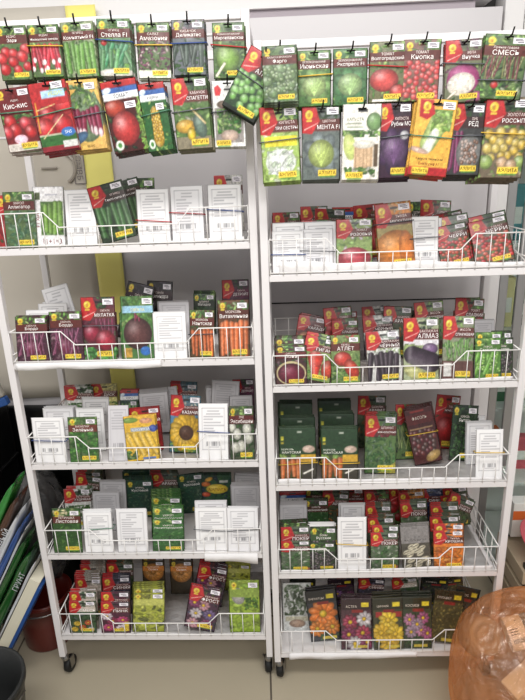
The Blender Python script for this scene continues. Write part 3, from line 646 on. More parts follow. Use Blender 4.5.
def packet_mesh(key):
    if key in MESH: return MESH[key]
    veg, look, fin, fn = D[key]
    p = fn()
    if fin != 'paper': g_ = p.c.mean(2, keepdims=True); p.c = (p.c * .88 + g_ * .12) * .95 + .05   # glare on the film put into the ink colours: greyed and lifted
    if fin != 'paper':
        q_ = p.rg.normal(0, 1, (NY, NX, 1)) + 1.4 * np.repeat(np.repeat(p.rg.normal(0, 1, (NY // 3 + 1, NX // 3 + 1, 1)), 3, 0), 3, 1)[:NY, :NX]
        p.c = p.c * (1 + .035 * q_)            # halftone mottle of a printed picture
    ph = (sum(map(ord, key)) % 63) / 10
    X = gx.ravel(); Y = (gy / PH).ravel()
    yy = -TH / 2 - bulge(X, Y, ph)
    v = np.stack([X - .5, yy, Y], 1).astype(np.float32)
    col = p.c.reshape(-1, 3)
    i = np.arange(NX * NY).reshape(NY, NX)
    f = np.stack([i[:-1, :-1], i[:-1, 1:], i[1:, 1:], i[1:, :-1]], -1).reshape(-1, 4).tolist()
    nb = len(v)
    vb = np.array([[-.5, TH / 2, 0], [.5, TH / 2, 0], [.5, TH / 2, 1], [-.5, TH / 2, 1]], np.float32)
    cb = np.ones((4, 3), np.float32) * (col.mean(0) * .5 + .42 if fin != 'paper' else col.mean(0))
    v = np.concatenate([v, vb]); col = np.concatenate([col, cb])
    f.append([nb + 1, nb, nb + 3, nb + 2])
    f.append(list(i[0, ::-1]) + [nb, nb + 1]); f.append(list(i[-1, :]) + [nb + 2, nb + 3])
    f.append(list(i[:, 0]) + [nb + 3, nb]); f.append(list(i[::-1, -1]) + [nb + 1, nb + 2])
    nsm = len(f) - 5
    for (txt, x0, x1, yc, tc, hm, rot, left) in p.t:
        if not txt: continue
        tv, asp, tf = text_mesh(txt); w = x1 - x0; h = w * asp
        if h > hm: w *= hm / h; h = hm
        x = (tv[:, 0] - .5) * w; y = (tv[:, 1] * 0 + tv[:, 1]) * w - h / 2
        if rot: x, y = x * math.cos(rot) - y * math.sin(rot), x * math.sin(rot) + y * math.cos(rot)
        x = x + (x0 + x1) / 2; y = (y + yc) / PH
        z = -TH / 2 - bulge(x, y, ph) - .00035
        n = len(v)
        v = np.concatenate([v, np.stack([x - .5, z, y], 1).astype(np.float32)]); col = np.concatenate([col, np.ones((len(x), 3), np.float32) * np.array(tc, np.float32)])
        f += [[n + k for k in q] for q in tf]
    me = bpy.data.meshes.new(veg + '_seed_packet'); me.from_pydata(v.tolist(), [], f); me.update()
    at = me.color_attributes.new('Print', 'FLOAT_COLOR', 'POINT')
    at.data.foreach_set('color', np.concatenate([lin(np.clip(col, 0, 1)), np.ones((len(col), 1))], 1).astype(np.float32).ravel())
    sm = np.zeros(len(me.polygons), bool); sm[:nsm] = True; me.polygons.foreach_set('use_smooth', sm)
    me.materials.append(M[fin])
    MESH[key] = (me, p.sticker); return MESH[key]


def sticker_mesh():
    b = MB(); b.box(-.15, .15, -.0006, 0, -.045, .045)
    o = b.build('price_sticker', M['sticker']); me = o.data; bpy.data.objects.remove(o)
    n = len(me.vertices); vs = [v.co[:] for v in me.vertices]; fs = [tuple(p.vertices) for p in me.polygons]
    for x0, x1, z in ((-.10, .06, .022), (-.10, .10, .002), (-.04, .10, -.022)):
        n = len(vs); vs += [(x0, -.0009, z - .005), (x1, -.0009, z - .005), (x1, -.0009, z + .005), (x0, -.0009, z + .005)]; fs.append((n, n + 1, n + 2, n + 3))
    me2 = bpy.data.meshes.new('price_sticker'); me2.from_pydata(vs, [], fs); me2.materials.append(M['sticker']); me2.materials.append(M['stext'])
    for k, p in enumerate(me2.polygons): p.material_index = 0 if k < 6 else 1
    return me2


STK = sticker_mesh()


def put(key, rack, u, v, z, w, h, lean=0, yaw=0, tilt=0, sticker=True):
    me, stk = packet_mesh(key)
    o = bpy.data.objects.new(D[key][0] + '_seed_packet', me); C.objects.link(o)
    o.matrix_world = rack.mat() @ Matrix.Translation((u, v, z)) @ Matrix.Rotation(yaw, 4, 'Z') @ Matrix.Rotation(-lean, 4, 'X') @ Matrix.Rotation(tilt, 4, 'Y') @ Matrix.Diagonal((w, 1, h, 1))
    if stk and sticker:
        s = bpy.data.objects.new('price_sticker', STK); C.objects.link(s); s.parent = o
        x, y = stk[0], stk[1] / PH
        s.location = (x - .5, -TH / 2 - float(bulge(np.array(x), np.array(y), (sum(map(ord, key)) % 63) / 10)) - .0003, y); s['label'] = 'white price sticker'
    return o


ORD = ['front', 'second', 'third', 'fourth', 'fifth', 'sixth', 'seventh', 'eighth', 'ninth', 'tenth', 'eleventh', 'twelfth', 'thirteenth', 'fourteenth', 'fifteenth', 'sixteenth', 'seventeenth', 'eighteenth', 'nineteenth', 'twentieth']
NTH = ['first'] + ORD[1:]
SHELF = ['top', 'second', 'middle', 'fourth', 'bottom']


def band(rack, pm, w, h0, y0, depth, col, label, name='rubber_band'):
    """an elastic band round a bundle, in the frame pm of its front packet"""
    b = MB(); a = w / 2 + .0016; d0, d1 = -.0052, depth + .003
    sl = random.uniform(-.004, .004)
    pts = []
    for x, y in ((-a, d0), (-a * .5, d0 - .0006), (0, d0 - .0008), (a * .5, d0 - .0006), (a, d0), (a, d1), (0, d1 + .0005), (-a, d1)):
        pts.append((x, y, h0 + sl * x / a))
    b.tube(pts, .0013, 6, True)
    o = b.build(name, M[col], smooth=True); o.matrix_world = pm
    tag(o, label, 'rubber band', 'rubber bands round the packet bundles'); return o


for nm, c in (('band_red', (.72, .12, .16)), ('band_blue', (.2, .3, .55)), ('band_yellow', (.85, .70, .25)), ('band_green', (.3, .5, .4)), ('band_grey', (.35, .36, .38))):
    M[nm] = mat(nm, c, .45, noise=.1)


# ------------------------------------------------------------------ the two wheeled racks
DEPTH = .335
SHT = .020                                       # packets stand this far above a shelf's lower edge


def make_rack(rk, zt, label, hooks):
    root = empty('display_rack', rk.mat()); W = rk.W
    tag(root, label, 'display rack', 'white seed packet racks')
    for (x, y) in ((0, 0), (W - .02, 0), (0, DEPTH - .02), (W - .02, DEPTH - .02)):
        top = zt if y == 0 else zt - .02
        MB().box(x, x + .02, y, y + .02, rk.b - .004, top).build('post', M['white'], root, bevel=.002)
    MB().box(0.0201, W - .0201, .001, .019, zt - .02, zt - .001).build('top_bar', M['white'], root, bevel=.002)
    MB().box(.0201, W - .0201, DEPTH - .019, DEPTH - .001, zt - .045, zt - .022).build('rear_bar', M['white'], root, bevel=.002)
    for x in (.001, W - .019): MB().box(x, x + .018, .0201, DEPTH - .0201, zt - .042, zt - .024).build('side_bar', M['white'], root, bevel=.002)
    b = MB()
    for z in (zt - .048, zt - .055 - .20): b.tube([(.02, .012, z), (W - .02, .012, z)], .0035)
    b.build('hook_rail', M['white'], root, smooth=True)
    for i, e in enumerate(rk.edge):
        z0, z1 = e, e + SHT - .003
        s = MB()
        s.box(.0205, W - .0205, .003, DEPTH - .003, z1 - .004, z1)                    # tray
        s.box(.0205, W - .0205, .0, .003, z0, z1 + .001)                                # front lip
        s.box(.0205, W - .0205, DEPTH - .003, DEPTH, z0, z1 + .02)
        s.box(.021, .024, .003, DEPTH - .003, z0, z1); s.box(W - .024, W - .021, .003, DEPTH - .003, z0, z1)
        sh = s.build('shelf', M['white'], root, bevel=.0012)
        g = MB(); zb = z1 + .006; lo, hi = z1 + .052, z1 + .090
        fr = [0.03, .235, .285, .715, .765]
        u0, u1 = .022, W - .022
        pts = [(u0, -.001, hi), (fr[1] * W, -.001, hi), (fr[2] * W, -.001, lo), (fr[3] * W, -.001, lo), (fr[4] * W, -.001, hi), (u1, -.001, hi)]
        rl = []
        for a, c in zip(pts[:-1], pts[1:]):
            rl += [a]
        rl.append(pts[-1]); g.tube(rl, .0018)
        g.tube([(u0, -.001, zb), (u1, -.001, zb)], .0018)
        n = 19
        for k in range(n + 1):
            u = u0 + (u1 - u0) * k / n
            xs = [q[0] for q in pts]; t = float(np.interp(u, xs, [q[2] for q in pts]))
            g.tube([(u, -.001, t), (u, -.001, z1 - .001)], .0012, 5)
        g.build('wire_guard', M['wire'], sh, smooth=True)
        for sgn, u in ((0, .0245), (1, W - .0245)):
            g = MB()
            g.tube([(u, 0, hi), (u, DEPTH - .02, hi)], .0019); g.tube([(u, 0, zb + .02), (u, DEPTH - .02, zb + .02)], .0016)
            g.tube([(u, 0, zb), (u, DEPTH - .03, hi)], .0016)
            for k in range(1, 7): y = k * .05; g.tube([(u, y, z1), (u, y, hi)], .0014, 5)
            g.build('side_guard', M['wire'], sh, smooth=True)
        if not (rk is RR and i == 1): continue
        g = MB()
        for z in (z1 + .03, z1 + .07, z1 + .11): g.tube([(.025, DEPTH - .008, z), (W - .025, DEPTH - .008, z)], .0015, 5)
        for k in range(16): u = .03 + (W - .06) * k / 15; g.tube([(u, DEPTH - .008, z1), (u, DEPTH - .008, z1 + .11)], .0013, 5)
        g.build('back_guard', M['wire'], sh, smooth=True)
    for k, (x, y) in enumerate(((.0145, .01), (W - .0145, .01), (.0145, DEPTH - .01), (W - .0145, DEPTH - .01))):
        a = (-.2, .2, -.5, .5)[k]
        T = Matrix.Translation((x, y, 0)) @ Matrix.Rotation(a, 4, 'Z')
        top = rk.b - .004
        c = MB(); c.lathe([(.004, top - .0005), (.010, top - .0005), (.0125, top - .006), (.0115, top - .016), (.008, top - .018)], 16, T)
        for sx in (-.0155, .0125): c.box(sx, sx + .003, .004, .026, .026, top - .014, T)
        cs = c.build('caster', M['steel'], root)
        w = MB(); w.lathe([(.008, -.011), (.022, -.011), (.0275, -.008), (.0285, 0), (.0275, .008), (.022, .011), (.008, .011)], 24, T @ Matrix.Translation((0, .02, .0286)) @ Matrix.Rotation(PI / 2, 4, 'Y'))
        w.build('wheel', M['rubber'], cs, smooth=True)
    for (u, z, up) in hooks:
        h = MB(); h.tube([(u, .012, z + .004), (u, .002, z), (u, -.118, z), (u + .002, -.126, z + .004), (u + .003, -.132, z + .016)], .0019, 6)
        h.tube([(u - .009, -.1165, z + .0005), (u + .009, -.1165, z + .0005)], .0016, 5)
        h.build('peg_hook', M['hook'], root, smooth=True)
    return root


# ------------------------------------------------------------------ packets on the hooks
# (rack, row, x centre, y top, y bottom, width px, tilt deg, print, copies behind)
HANG = [
    (LR, 0, 14, 26, 81, 31, 0, 'zarya', 3), (LR, 0, 46, 25, 78, 31, 0, 'zavtrak', 3), (LR, 0, 80, 22, 78, 33, -1, 'fenom', 3), (LR, 0, 115, 19, 77, 33, 2, 'stella', 4),
    (LR, 0, 154, 23, 79, 33, 2, 'amaz', 2), (LR, 0, 189, 20, 76, 33, 1, 'delik', 3), (LR, 0, 229, 23, 79, 32, 1, 'redka', 3),
    (LR, 1, 19, 88, 152, 34, -5, 'kis', 4), (LR, 1, 54, 82, 152, 38, -6, 'redgreen', 4), (LR, 1, 86, 80, 151, 34, -3, 'longrad', 3), (LR, 1, 125, 80, 153, 36, -7, 'tomato_big', 4),
    (LR, 1, 156, 83, 152, 26, -5, 'corn', 4), (LR, 1, 192, 78, 150, 36, -2, 'spag', 4), (LR, 1, 229, 81, 148, 32, 0, 'parsley', 2),
    (RR, 0, 252.5, 47, 122, 36, 31, 'peas', 1), (RR, 0, 280, 46, 103, 35, -1, 'brokk', 3), (RR, 0, 314, 51, 107, 33, 0, 'iyun', 3), (RR, 0, 350, 49, 106, 34, 0, 'expr', 4),
    (RR, 0, 387, 42, 103, 36, 0, 'volg', 4), (RR, 0, 421, 40, 102, 37, 1, 'knop', 3), (RR, 0, 463, 40, 103, 37, -2, 'repa', 4), (RR, 0, 503, 35, 100, 44, 4, 'greens', 4),
    (RR, 1, 280, 107, 183, 38, -2, 'sestry', 3), (RR, 1, 321, 106, 181, 38, 0, 'menta', 3), (RR, 1, 361, 105, 181, 38, 1, 'barrel', 2), (RR, 1, 394, 103, 179, 33, 0, 'rubin', 4),
    (RR, 1, 432, 100, 177, 40, 6, 'china', 3), (RR, 1, 465, 104, 176, 34, 2, 'onion', 5), (RR, 1, 504, 98, 179, 44, 2, 'gold', 6)]
HOOKS = {'left': [], 'right': []}
_n = {}
for (rk, row, xc, yt, yb, wpx, tl, key, nb) in HANG:
    vf = -.105 if row == 0 else -.10
    if key == 'peas': vf = -.100
    if key == 'brokk': vf = -.127
    if key in ('china', 'barrel', 'redgreen', 'spag'): vf -= .012
    ym = (yt + yb) / 2
    u, zm = rk.un(xc, ym, vf)
    _, zt = rk.un(xc, yt, vf); _, zb = rk.un(xc, yb, vf)
    ul, _ = rk.un(xc - wpx / 2, ym, vf); ur, _ = rk.un(xc + wpx / 2, ym, vf)
    h, w, a = zt - zb, ur - ul, R(tl)
    if key == 'peas': h = .135; w = .080; zm = (zt + zb) / 2
    n = _n[(rk.name, row)] = _n.get((rk.name, row), 0) + 1
    nth = NTH[n - 1]
    rowname = 'upper' if row == 0 else 'lower'
    for k in range(nb + 1):
        da = a + (random.uniform(-.03, .03) if k else 0)
        dz = -.0022 * k + (random.uniform(-.002, .001) if k else 0)
        du = random.uniform(.0003, .0012) * k * (-3.2 if key in ('gold', 'greens', 'china') else 1)
        v = vf + k * .0062
        bu, bz = u + du - math.sin(da) * h / 2, zm + dz - math.cos(da) * h / 2
        o = put(key, rk, bu, v, bz, w, h, lean=R(-1.0 if k else -.5), tilt=da, sticker=(k == 0))
        veg, look = D[key][0], D[key][1]
        lb = f'{look} packet hanging at the front of its stack, {rk.name} rack, {rowname} hooks' if k == 0 else f'{look} packet, {ORD[k]} from the front of its stack, {rk.name} rack, {rowname} hooks'
        tag(o, lb, 'seed packet', f'packets on the {rk.name} rack {rowname} hooks')
    HOOKS[rk.name].append((u + math.sin(a) * h * .42, zm + math.cos(a) * h * .44, row))
    if key in ('stella', 'delik', 'redka', 'parsley', 'kis', 'redgreen', 'longrad', 'spag', 'china', 'onion', 'gold', 'zavtrak', 'amaz', 'corn', 'repa', 'greens', 'volg', 'iyun', 'peas', 'sestry', 'rubin'):
        col = {'delik': 'blue', 'stella': 'blue', 'redka': 'red', 'amaz': 'yellow', 'zavtrak': 'yellow', 'gold': 'yellow', 'iyun': 'yellow', 'volg': 'red', 'kis': 'green', 'redgreen': 'green', 'china': 'green', 'longrad': 'grey', 'corn': 'green'}.get(key, 'grey')
        fr = {'redka': .58, 'stella': .62, 'delik': .58, 'amaz': .6, 'kis': .62, 'longrad': .5, 'spag': .55, 'china': .52, 'zavtrak': .6, 'repa': .62, 'greens': .3, 'volg': .6}.get(key, .56)
        pm = rk.mat() @ Matrix.Translation((u - math.sin(a) * h / 2, vf, zm - math.cos(a) * h / 2)) @ Matrix.Rotation(a, 4, 'Y')
        band(rk, pm, w + .004, h * fr, 0, nb * .0062, 'band_' + col, f'thin {col} rubber band round the {D[key][1]} packets on the {rk.name} rack')


# ------------------------------------------------------------------ packets standing on the shelves
# (rack, shelf, width m, lean, tilt, front depth, [(print, x of its top centre, y of its top, how many)...] front to back)
L, G = LR, RR
FILES = [
    (L, 0, .080, 10, 0, .012, [('redstrip', -4, 196, 2)]),
    (L, 0, .083, 10, 0, .010, [('ukrop', 18, 193, 2), ('dgreen', 20, 189, 3), ('redstrip', 30, 183, 2)]),
    (L, 0, .082, 12, 1, .010, [('cuc113', 47, 189, 2), ('darkpk', 48, 181, 2)]),
    (L, 0, .080, 10, 0, .010, [('back', 79, 193, 4)]),
    (L, 0, .094, 9, -13, .012, [('cucdark', 101, 189, 1), ('cucdark', 122, 184, 4)]),
    (L, 0, .084, 8, 0, .010, [('back', 152, 195, 4), ('dgreen', 140, 182, 3)]),
    (L, 0, .084, 8, 0, .010, [('back2', 186, 193, 4)]),
    (L, 0, .086, 8, 0, .010, [('back', 224, 193, 5), ('daikon', 228, 178, 2)]),
    (G, 0, .082, 10, 0, .010, [('back', 284, 232, 3), ('daikon', 282, 226, 2), ('tomgreen', 282, 213, 5)]),
    (G, 0, .082, 10, 0, .010, [('back2', 317, 231, 3), ('tomgreen', 315, 222, 2), ('redmix', 313, 208, 5)]),
    (G, 0, .092, 10, 0, .010, [('pinktom', 354, 222, 3), ('bluered', 347, 210, 4)]),
    (G, 0, .092, 10, -5, .010, [('pumpkin', 392, 207, 3)]),
    (G, 0, .070, 10, 0, .010, [('back', 425, 222, 3), ('dgreen', 419, 207, 3)]),
    (G, 0, .080, 14, -10, .012, [('cherry', 450, 231, 2), ('tomgreen', 447, 219, 3), ('redstrip', 446, 208, 4)]),
    (G, 0, .098, 16, -12, .014, [('cherry', 486, 226, 2), ('greyhead', 480, 205, 3), ('tomgreen', 476, 197, 2)]),
    # second shelf
    (L, 1, .090, 12, 0, .010, [('beet1', 29, 317, 2), ('back2', 33, 311, 2), ('back', 47, 304, 1)]),
    (L, 1, .084, 10, -14, .20, [('back2', 47, 287, 2)]),
    (L, 1, .092, 10, 0, .010, [('beet1', 65, 313, 3)]),
    (L, 1, .095, 12, 0, .012, [('beet2', 97, 298, 3)]),
    (L, 1, .090, 12, 0, .012, [('beet3', 136, 297, 3)]),
    (L, 1, .084, 12, 15, .17, [('darkpk', 142, 281, 3)]),
    (L, 1, .080, 12, 4, .22, [('darkpk', 160, 281, 3)]),
    (L, 1, .092, 10, 0, .010, [('back', 169, 317, 3), ('back3', 173, 306, 4)]),
    (L, 1, .068, 10, 2, .010, [('carrot1', 202, 315, 2), ('dgreen', 205, 298, 6)]),
    (L, 1, .086, 10, 0, .010, [('carrot2', 233, 306, 3), ('purple2', 235, 285, 3)]),
    (G, 1, .086, 14, 0, .010, [('beet4', 284, 346, 4)]),
    (G, 1, .088, 16, 12, .012, [('pepper', 322, 339, 2), ('kakadu', 314, 318, 3), ('kakadu', 313, 307, 4)]),
    (G, 1, .080, 14, 0, .012, [('pepper2', 345, 337, 2), ('tomgreen', 345, 322, 3), ('redstrip', 344, 314, 3)]),
    (G, 1, .092, 14, -3, .012, [('eggs', 382, 334, 2), ('eggs', 377, 320, 3), ('eggs', 376, 309, 4)]),
    (G, 1, .096, 12, 0, .012, [('eggp', 421, 321, 2), ('redmix', 412, 316, 3), ('yellowbox', 407, 308, 2), ('yellowbox', 407, 300, 2)]),
    (G, 1, .085, 14, 2, .012, [('bean', 459, 319, 4), ('bean', 442, 304, 5)]),
    (G, 1, .070, 12, 0, .012, [('peapod', 488, 344, 2), ('back3', 491, 326, 3), ('bean', 484, 303, 5)]),
    (G, 1, .052, 12, 0, .014, [('darkbean', 513, 344, 3)]),
    # middle shelf
    (L, 2, 0.095, 6, 0, .010, [('back', 47, 418, 3), ('back2', 51, 409, 5), ('bush', 70, 387, 3)]),
    (L, 2, 0.087, 10, 0, .010, [('basil', 82, 418, 2), ('back', 90, 410, 3), ('back', 95, 400, 4), ('yellowt2', 104, 385, 2)]),
    (L, 2, 0.062, 18, 0, .012, [('back3', 118, 407, 3), ('bluepk', 130, 391, 2)]),
    (L, 2, 0.095, 14, -4, .012, [('cornyel', 139, 417, 3), ('redlong', 144, 410, 2), ('back3', 153, 395, 8)]),
    (L, 2, 0.091, 12, 4, .055, [('sunfl', 186, 397, 3), ('sunfl', 184, 386, 3), ('bluespk', 184, 376, 3)]),
    (L, 2, 0.087, 12, 1, .012, [('back', 213, 407, 4), ('back3', 219, 391, 5)]),
    (L, 2, 0.072, 10, 0, .010, [('garlic', 241, 410, 2), ('back3', 241, 400, 2), ('purple2', 243, 383, 2), ('redstrip', 243, 375, 3)]),
    (G, 2, .107, 14, 0, .010, [('carrotdg', 297, 428, 2), ('carrotdg', 297, 418, 3), ('carrotdg', 295, 404, 4)]),
    (G, 2, .107, 14, 0, .010, [('carrotdg', 339, 430, 3), ('carrotdg', 336, 415, 3), ('carrotdg', 334, 402, 3)]),
    (G, 2, 0.093, 14, 2, .055, [('spinach', 381, 403, 4)]),
    (G, 2, 0.072, 12, 0, .14, [('greenbean', 407, 406, 3)]),
    (G, 2, 0.084, 10, -12, .10, [('chili', 417, 399, 4)]),
    (G, 2, 0.077, 10, 4, .12, [('darkherb', 466, 398, 5)]),
    (G, 2, 0.077, 9, 0, .012, [('back', 490, 434, 2), ('back2', 480, 427, 3), ('back', 473, 422, 4)]),
    # fourth shelf
    (L, 3, 0.090, 12, 0, .010, [('petr', 66, 509, 3), ('bush', 71, 489, 3), ('redmix', 78, 472, 3)]),
    (L, 3, 0.090, 10, 0, .010, [('back', 97, 513, 4), ('back3', 106, 493, 2), ('back3', 112, 482, 3)]),
    (L, 3, 0.097, 10, 0, .010, [('back2', 131, 510, 4), ('teal', 138, 481, 4), ('teal', 138, 472, 2)]),
    (L, 3, 0.099, 18, 0, .014, [('dillbag', 168, 520, 3), ('dillbag', 166, 498, 6), ('redmix', 164, 474, 3)]),
    (L, 3, 0.103, 10, 0, .012, [('back', 211, 510, 4), ('back2', 211, 503, 2), ('mixveg', 216, 477, 3)]),
    (L, 3, 0.097, 10, 0, .010, [('back2', 246, 510, 5), ('back3', 250, 488, 5)]),
    (G, 3, 0.090, 16, 0, .012, [('mushgreen', 290, 541, 2), ('brownpk', 289, 530, 2), ('leafpk', 288, 521, 2), ('back3', 288, 505, 5), ('bluered', 287, 492, 3)]),
    (G, 3, 0.082, 16, 0, .012, [('darkbean', 322, 546, 2), ('back', 321, 527, 4), ('leafpk', 316, 500, 2), ('brownpk', 317, 490, 3)]),
    (G, 3, 0.088, 8, 0, .012, [('back', 352, 516, 3), ('back2', 353, 506, 3), ('redstrip', 351, 490, 3)]),
    (G, 3, 0.084, 16, 0, .012, [('mushgreen', 384, 534, 2), ('redmix', 381, 519, 3), ('redmix', 378, 507, 3), ('tomgreen', 376, 493, 3)]),
    (G, 3, 0.088, 16, -3, .012, [('stripebean', 414, 528, 3), ('mushgreen', 413, 505, 3), ('pumpkin', 411, 494, 3)]),
    (G, 3, 0.092, 18, 0, .014, [('orange', 448, 533, 2), ('redmix', 445, 519, 3), ('redmix', 444, 508, 3), ('bluespk', 430, 492, 2), ('redstrip', 450, 489, 2)]),
    (G, 3, 0.086, 12, 24, .14, [('redmix', 476, 500, 5)]),
    # bottom shelf
    (L, 4, 0.090, 14, 0, .012, [('flmix', 82, 601, 2), ('cream', 84, 592, 2), ('cream', 88, 578, 5), ('cream', 93, 566, 5)]),
    (L, 4, 0.097, 14, 0, .012, [('pinkfl', 115, 602, 2), ('berry', 116, 577, 3), ('redmix', 119, 564, 4)]),
    (L, 4, 0.106, 26, 0, .016, [('lime', 149, 593, 5)]),
    (L, 4, .080, 12, 0, .20, [('calend', 153, 561, 3)]),
    (L, 4, .080, 12, 0, .19, [('calend', 181, 561, 4)]),
    (L, 4, 0.101, 18, 12, .016, [('petun', 207, 588, 3), ('petun', 214, 568, 4)]),
    (L, 4, 0.099, 14, 0, .014, [('limepk', 244, 566, 4)]),
    (G, 4, 0.097, 14, 0, .09, [('plantw', 293, 583, 3)]),
    (G, 4, 0.101, 12, -6, .045, [('marig', 320, 582, 3)]),
    (G, 4, 0.099, 12, 0, .012, [('aster', 356, 582, 3)]),
    (G, 4, 0.097, 12, -2, .010, [('yelfl', 387, 582, 4)]),
    (G, 4, 0.095, 12, 0, .012, [('pinkdai', 417, 585, 4)]),
    (G, 4, 0.097, 16, 8, .03, [('dried', 450, 588, 3)]),
    (G, 4, 0.077, 12, 14, .05, [('darkleaf', 477, 585, 4)]),
    # loose packets further back on the lower shelves
    (L, 4, .090, 10, 0, .20, [('pinkfl', 96, 566, 2)]),
    (L, 4, .090, 10, -6, .22, [('berry', 214, 566, 2)]),
    (L, 4, .090, 10, 3, .20, [('lime', 238, 565, 2)]),
    (L, 3, .090, 10, 8, .21, [('redmix', 88, 476, 2)]),
    (L, 3, .090, 10, -5, .21, [('teal', 190, 476, 3)]),
    (L, 3, .090, 10, 4, .22, [('back3', 253, 478, 4)]),
    (L, 2, .090, 12, 5, .22, [('back3', 226, 384, 3)]),
    (L, 2, .090, 12, -5, .22, [('back3', 163, 386, 4)]),
    (G, 4, .090, 10, 4, .19, [('darkleaf', 303, 580, 2)]),
    (G, 4, .090, 10, -4, .20, [('pansy', 340, 580, 3)]),
    (G, 4, .090, 10, 5, .19, [('berry', 372, 580, 3)]),
    (G, 4, .090, 10, -5, .20, [('flmix', 404, 580, 3)]),
    (G, 4, .090, 10, 6, .20, [('darkleaf', 436, 580, 3)]),
    (G, 4, .090, 10, -6, .21, [('dried', 466, 580, 2)]),
    (G, 3, .090, 10, 5, .21, [('redmix', 336, 494, 3)]),
    (G, 3, .090, 10, -5, .22, [('tomgreen', 398, 494, 3)]),
    (G, 3, .090, 10, -8, .22, [('redmix', 462, 497, 3)]),
    (G, 2, .075, 10, 6, .20, [('redstrip', 449, 393, 3)]),
    (G, 2, .090, 10, 2, .22, [('redmix', 372, 398, 3)]),
    (G, 1, .088, 14, -4, .22, [('tomgreen', 337, 309, 3)]),
    (G, 1, .088, 14, 3, .22, [('redmix', 398, 310, 2)]),
    (G, 1, .088, 14, -4, .20, [('bean', 428, 306, 4)]),
    (G, 1, .088, 14, 4, .22, [('tomgreen', 470, 304, 4)]),
    (G, 0, .088, 14, -4, .22, [('redstrip', 368, 208, 3)]),
    (G, 0, .088, 14, 4, .22, [('tomgreen', 436, 206, 4)]),
    (G, 0, .088, 12, 3, .22, [('redmix', 330, 211, 3)]),
]
STEP = .0058
WSTEP = .0098
BANDS = {('left', 0, 5): ('red', .42), ('left', 0, 6): ('red', .52), ('left', 0, 7): ('blue', .55), ('right', 0, 0): ('blue', .45), ('right', 0, 1): ('grey', .5), ('right', 0, 4): ('grey', .6), ('right', 0, 3): ('grey', .7),
         ('left', 2, 0): ('blue', .5), ('left', 2, 5): ('blue', .5), ('right', 2, 6): ('yellow', .55), ('right', 3, 2): ('yellow', .5), ('left', 3, 4): ('grey', .5), ('left', 3, 5): ('grey', .5), ('right', 2, 0): ('yellow', .36), ('right', 2, 1): ('yellow', .36),
         ('left', 1, 3): ('grey', .55), ('left', 3, 1): ('green', .6), ('right', 2, 4): ('yellow', .55), ('left', 1, 8): ('grey', .5)}
NTHF = {}
PLACED = []
BANDED = []
for (rk, si, w, lean, tilt, v0, items) in FILES:
    fi = NTHF[(rk.name, si)] = NTHF.get((rk.name, si), -1) + 1
    zs = rk.edge[si] + SHT - .0015
    a, th = R(lean), R(tilt)
    v = v0; hh = None; idx = 0; u = 0; per = {}
    x_prev, y_prev = None, None
    for (key, xt, yt, n) in items:
        for j in range(n):
            lift = w / 2 * abs(math.sin(th)) * math.cos(a)
            if idx == 0:
                lo, hi = .085, .175
                for _ in range(24):
                    hm = (lo + hi) / 2
                    if rk.py(0, v0 + hm * math.cos(th) * math.sin(a), zs + lift + hm * math.cos(th) * math.cos(a)) > yt: lo = hm
                    else: hi = hm
                h = hm; x_t, y_t = xt, yt; v = v0; h0 = h
                if h < .11 and si > 0: pass
            else:
                y_t, x_t = (yt, xt) if j == 0 else (1e9, xt)          # the rest of a bundle stand tight behind its first
                h = .128 if si in (0, 1) else .132
                if key in ('carrotdg', 'mixveg', 'marig', 'aster', 'yelfl', 'pinkdai', 'spinach', 'chili'): h = h0
                lo, hi = v + STEP, .30
                if lo > hi: break
                for _ in range(24):
                    vm = (lo + hi) / 2
                    if rk.py(0, vm + h * math.cos(th) * math.sin(a), zs + lift + h * math.cos(th) * math.cos(a)) > y_t: lo = vm
                    else: hi = vm
                v = max(v + STEP, min(vm, .286)) if j == 0 else v + (WSTEP if 'back' not in key else STEP)
                if j == 0 and vm > .285:                    # the back of the shelf is reached: a taller packet
                    v = max(min(.285, v), v - .012) if False else v
                    lo, hi = h, .165
                    for _ in range(20):
                        hm = (lo + hi) / 2
                        if rk.py(0, v + hm * math.cos(th) * math.sin(a), zs + lift + hm * math.cos(th) * math.cos(a)) > y_t: lo = hm
                        else: hi = hm
                    h = hm
            if v + h * math.sin(a) > DEPTH - .014: break
            zt_ = zs + lift + h * math.cos(a) * math.cos(th); vt = v + h * math.sin(a)
            ut = rk.u_at(x_t, vt, zt_); u = ut - h * math.sin(th)
            jx = random.uniform(-.0015, .0015) if idx else 0
            mg = .0295 + w / 2 * math.cos(th)
            u = min(max(u, mg + h * max(0, -math.sin(th))), rk.W - mg - h * max(0, math.sin(th)))
            jt = random.uniform(-.012, .012) if idx else 0
            o = put(key, rk, u + jx, v, zs + lift + w / 2 * abs(math.sin(jt)), w, h, a + (random.uniform(-.015, .015) if idx and 'back' not in key else 0), random.uniform(-.05, .05) if idx and 'back' not in key else 0, th + jt, sticker=(idx < 8))
            PLACED.append((rk.name, si, fi, idx, key, o, w, h, a, v))
            if idx == 0: first = (u, v, zs + lift, w, h, a, th)
            idx += 1
        x_prev, y_prev = xt, yt
    bd = BANDS.get((rk.name, si, fi))
    if bd:
        u_, v_, z_, w_, h_, a_, th_ = first
        nfr = items[0][3]
        vs = [p[9] for p in PLACED if p[:3] == (rk.name, si, fi)][:max(nfr, 2)]
        pm = rk.mat() @ Matrix.Translation((u_, v_, z_)) @ Matrix.Rotation(-a_, 4, 'X') @ Matrix.Rotation(th_, 4, 'Y')
        BANDED.append(((rk.name, si, fi), bd[0], D[items[0][0]][1], (rk, pm, w_ + .004, h_ * bd[1], 0, (vs[-1] - v_) * math.cos(a_) + .0008, 'band_' + bd[0])))

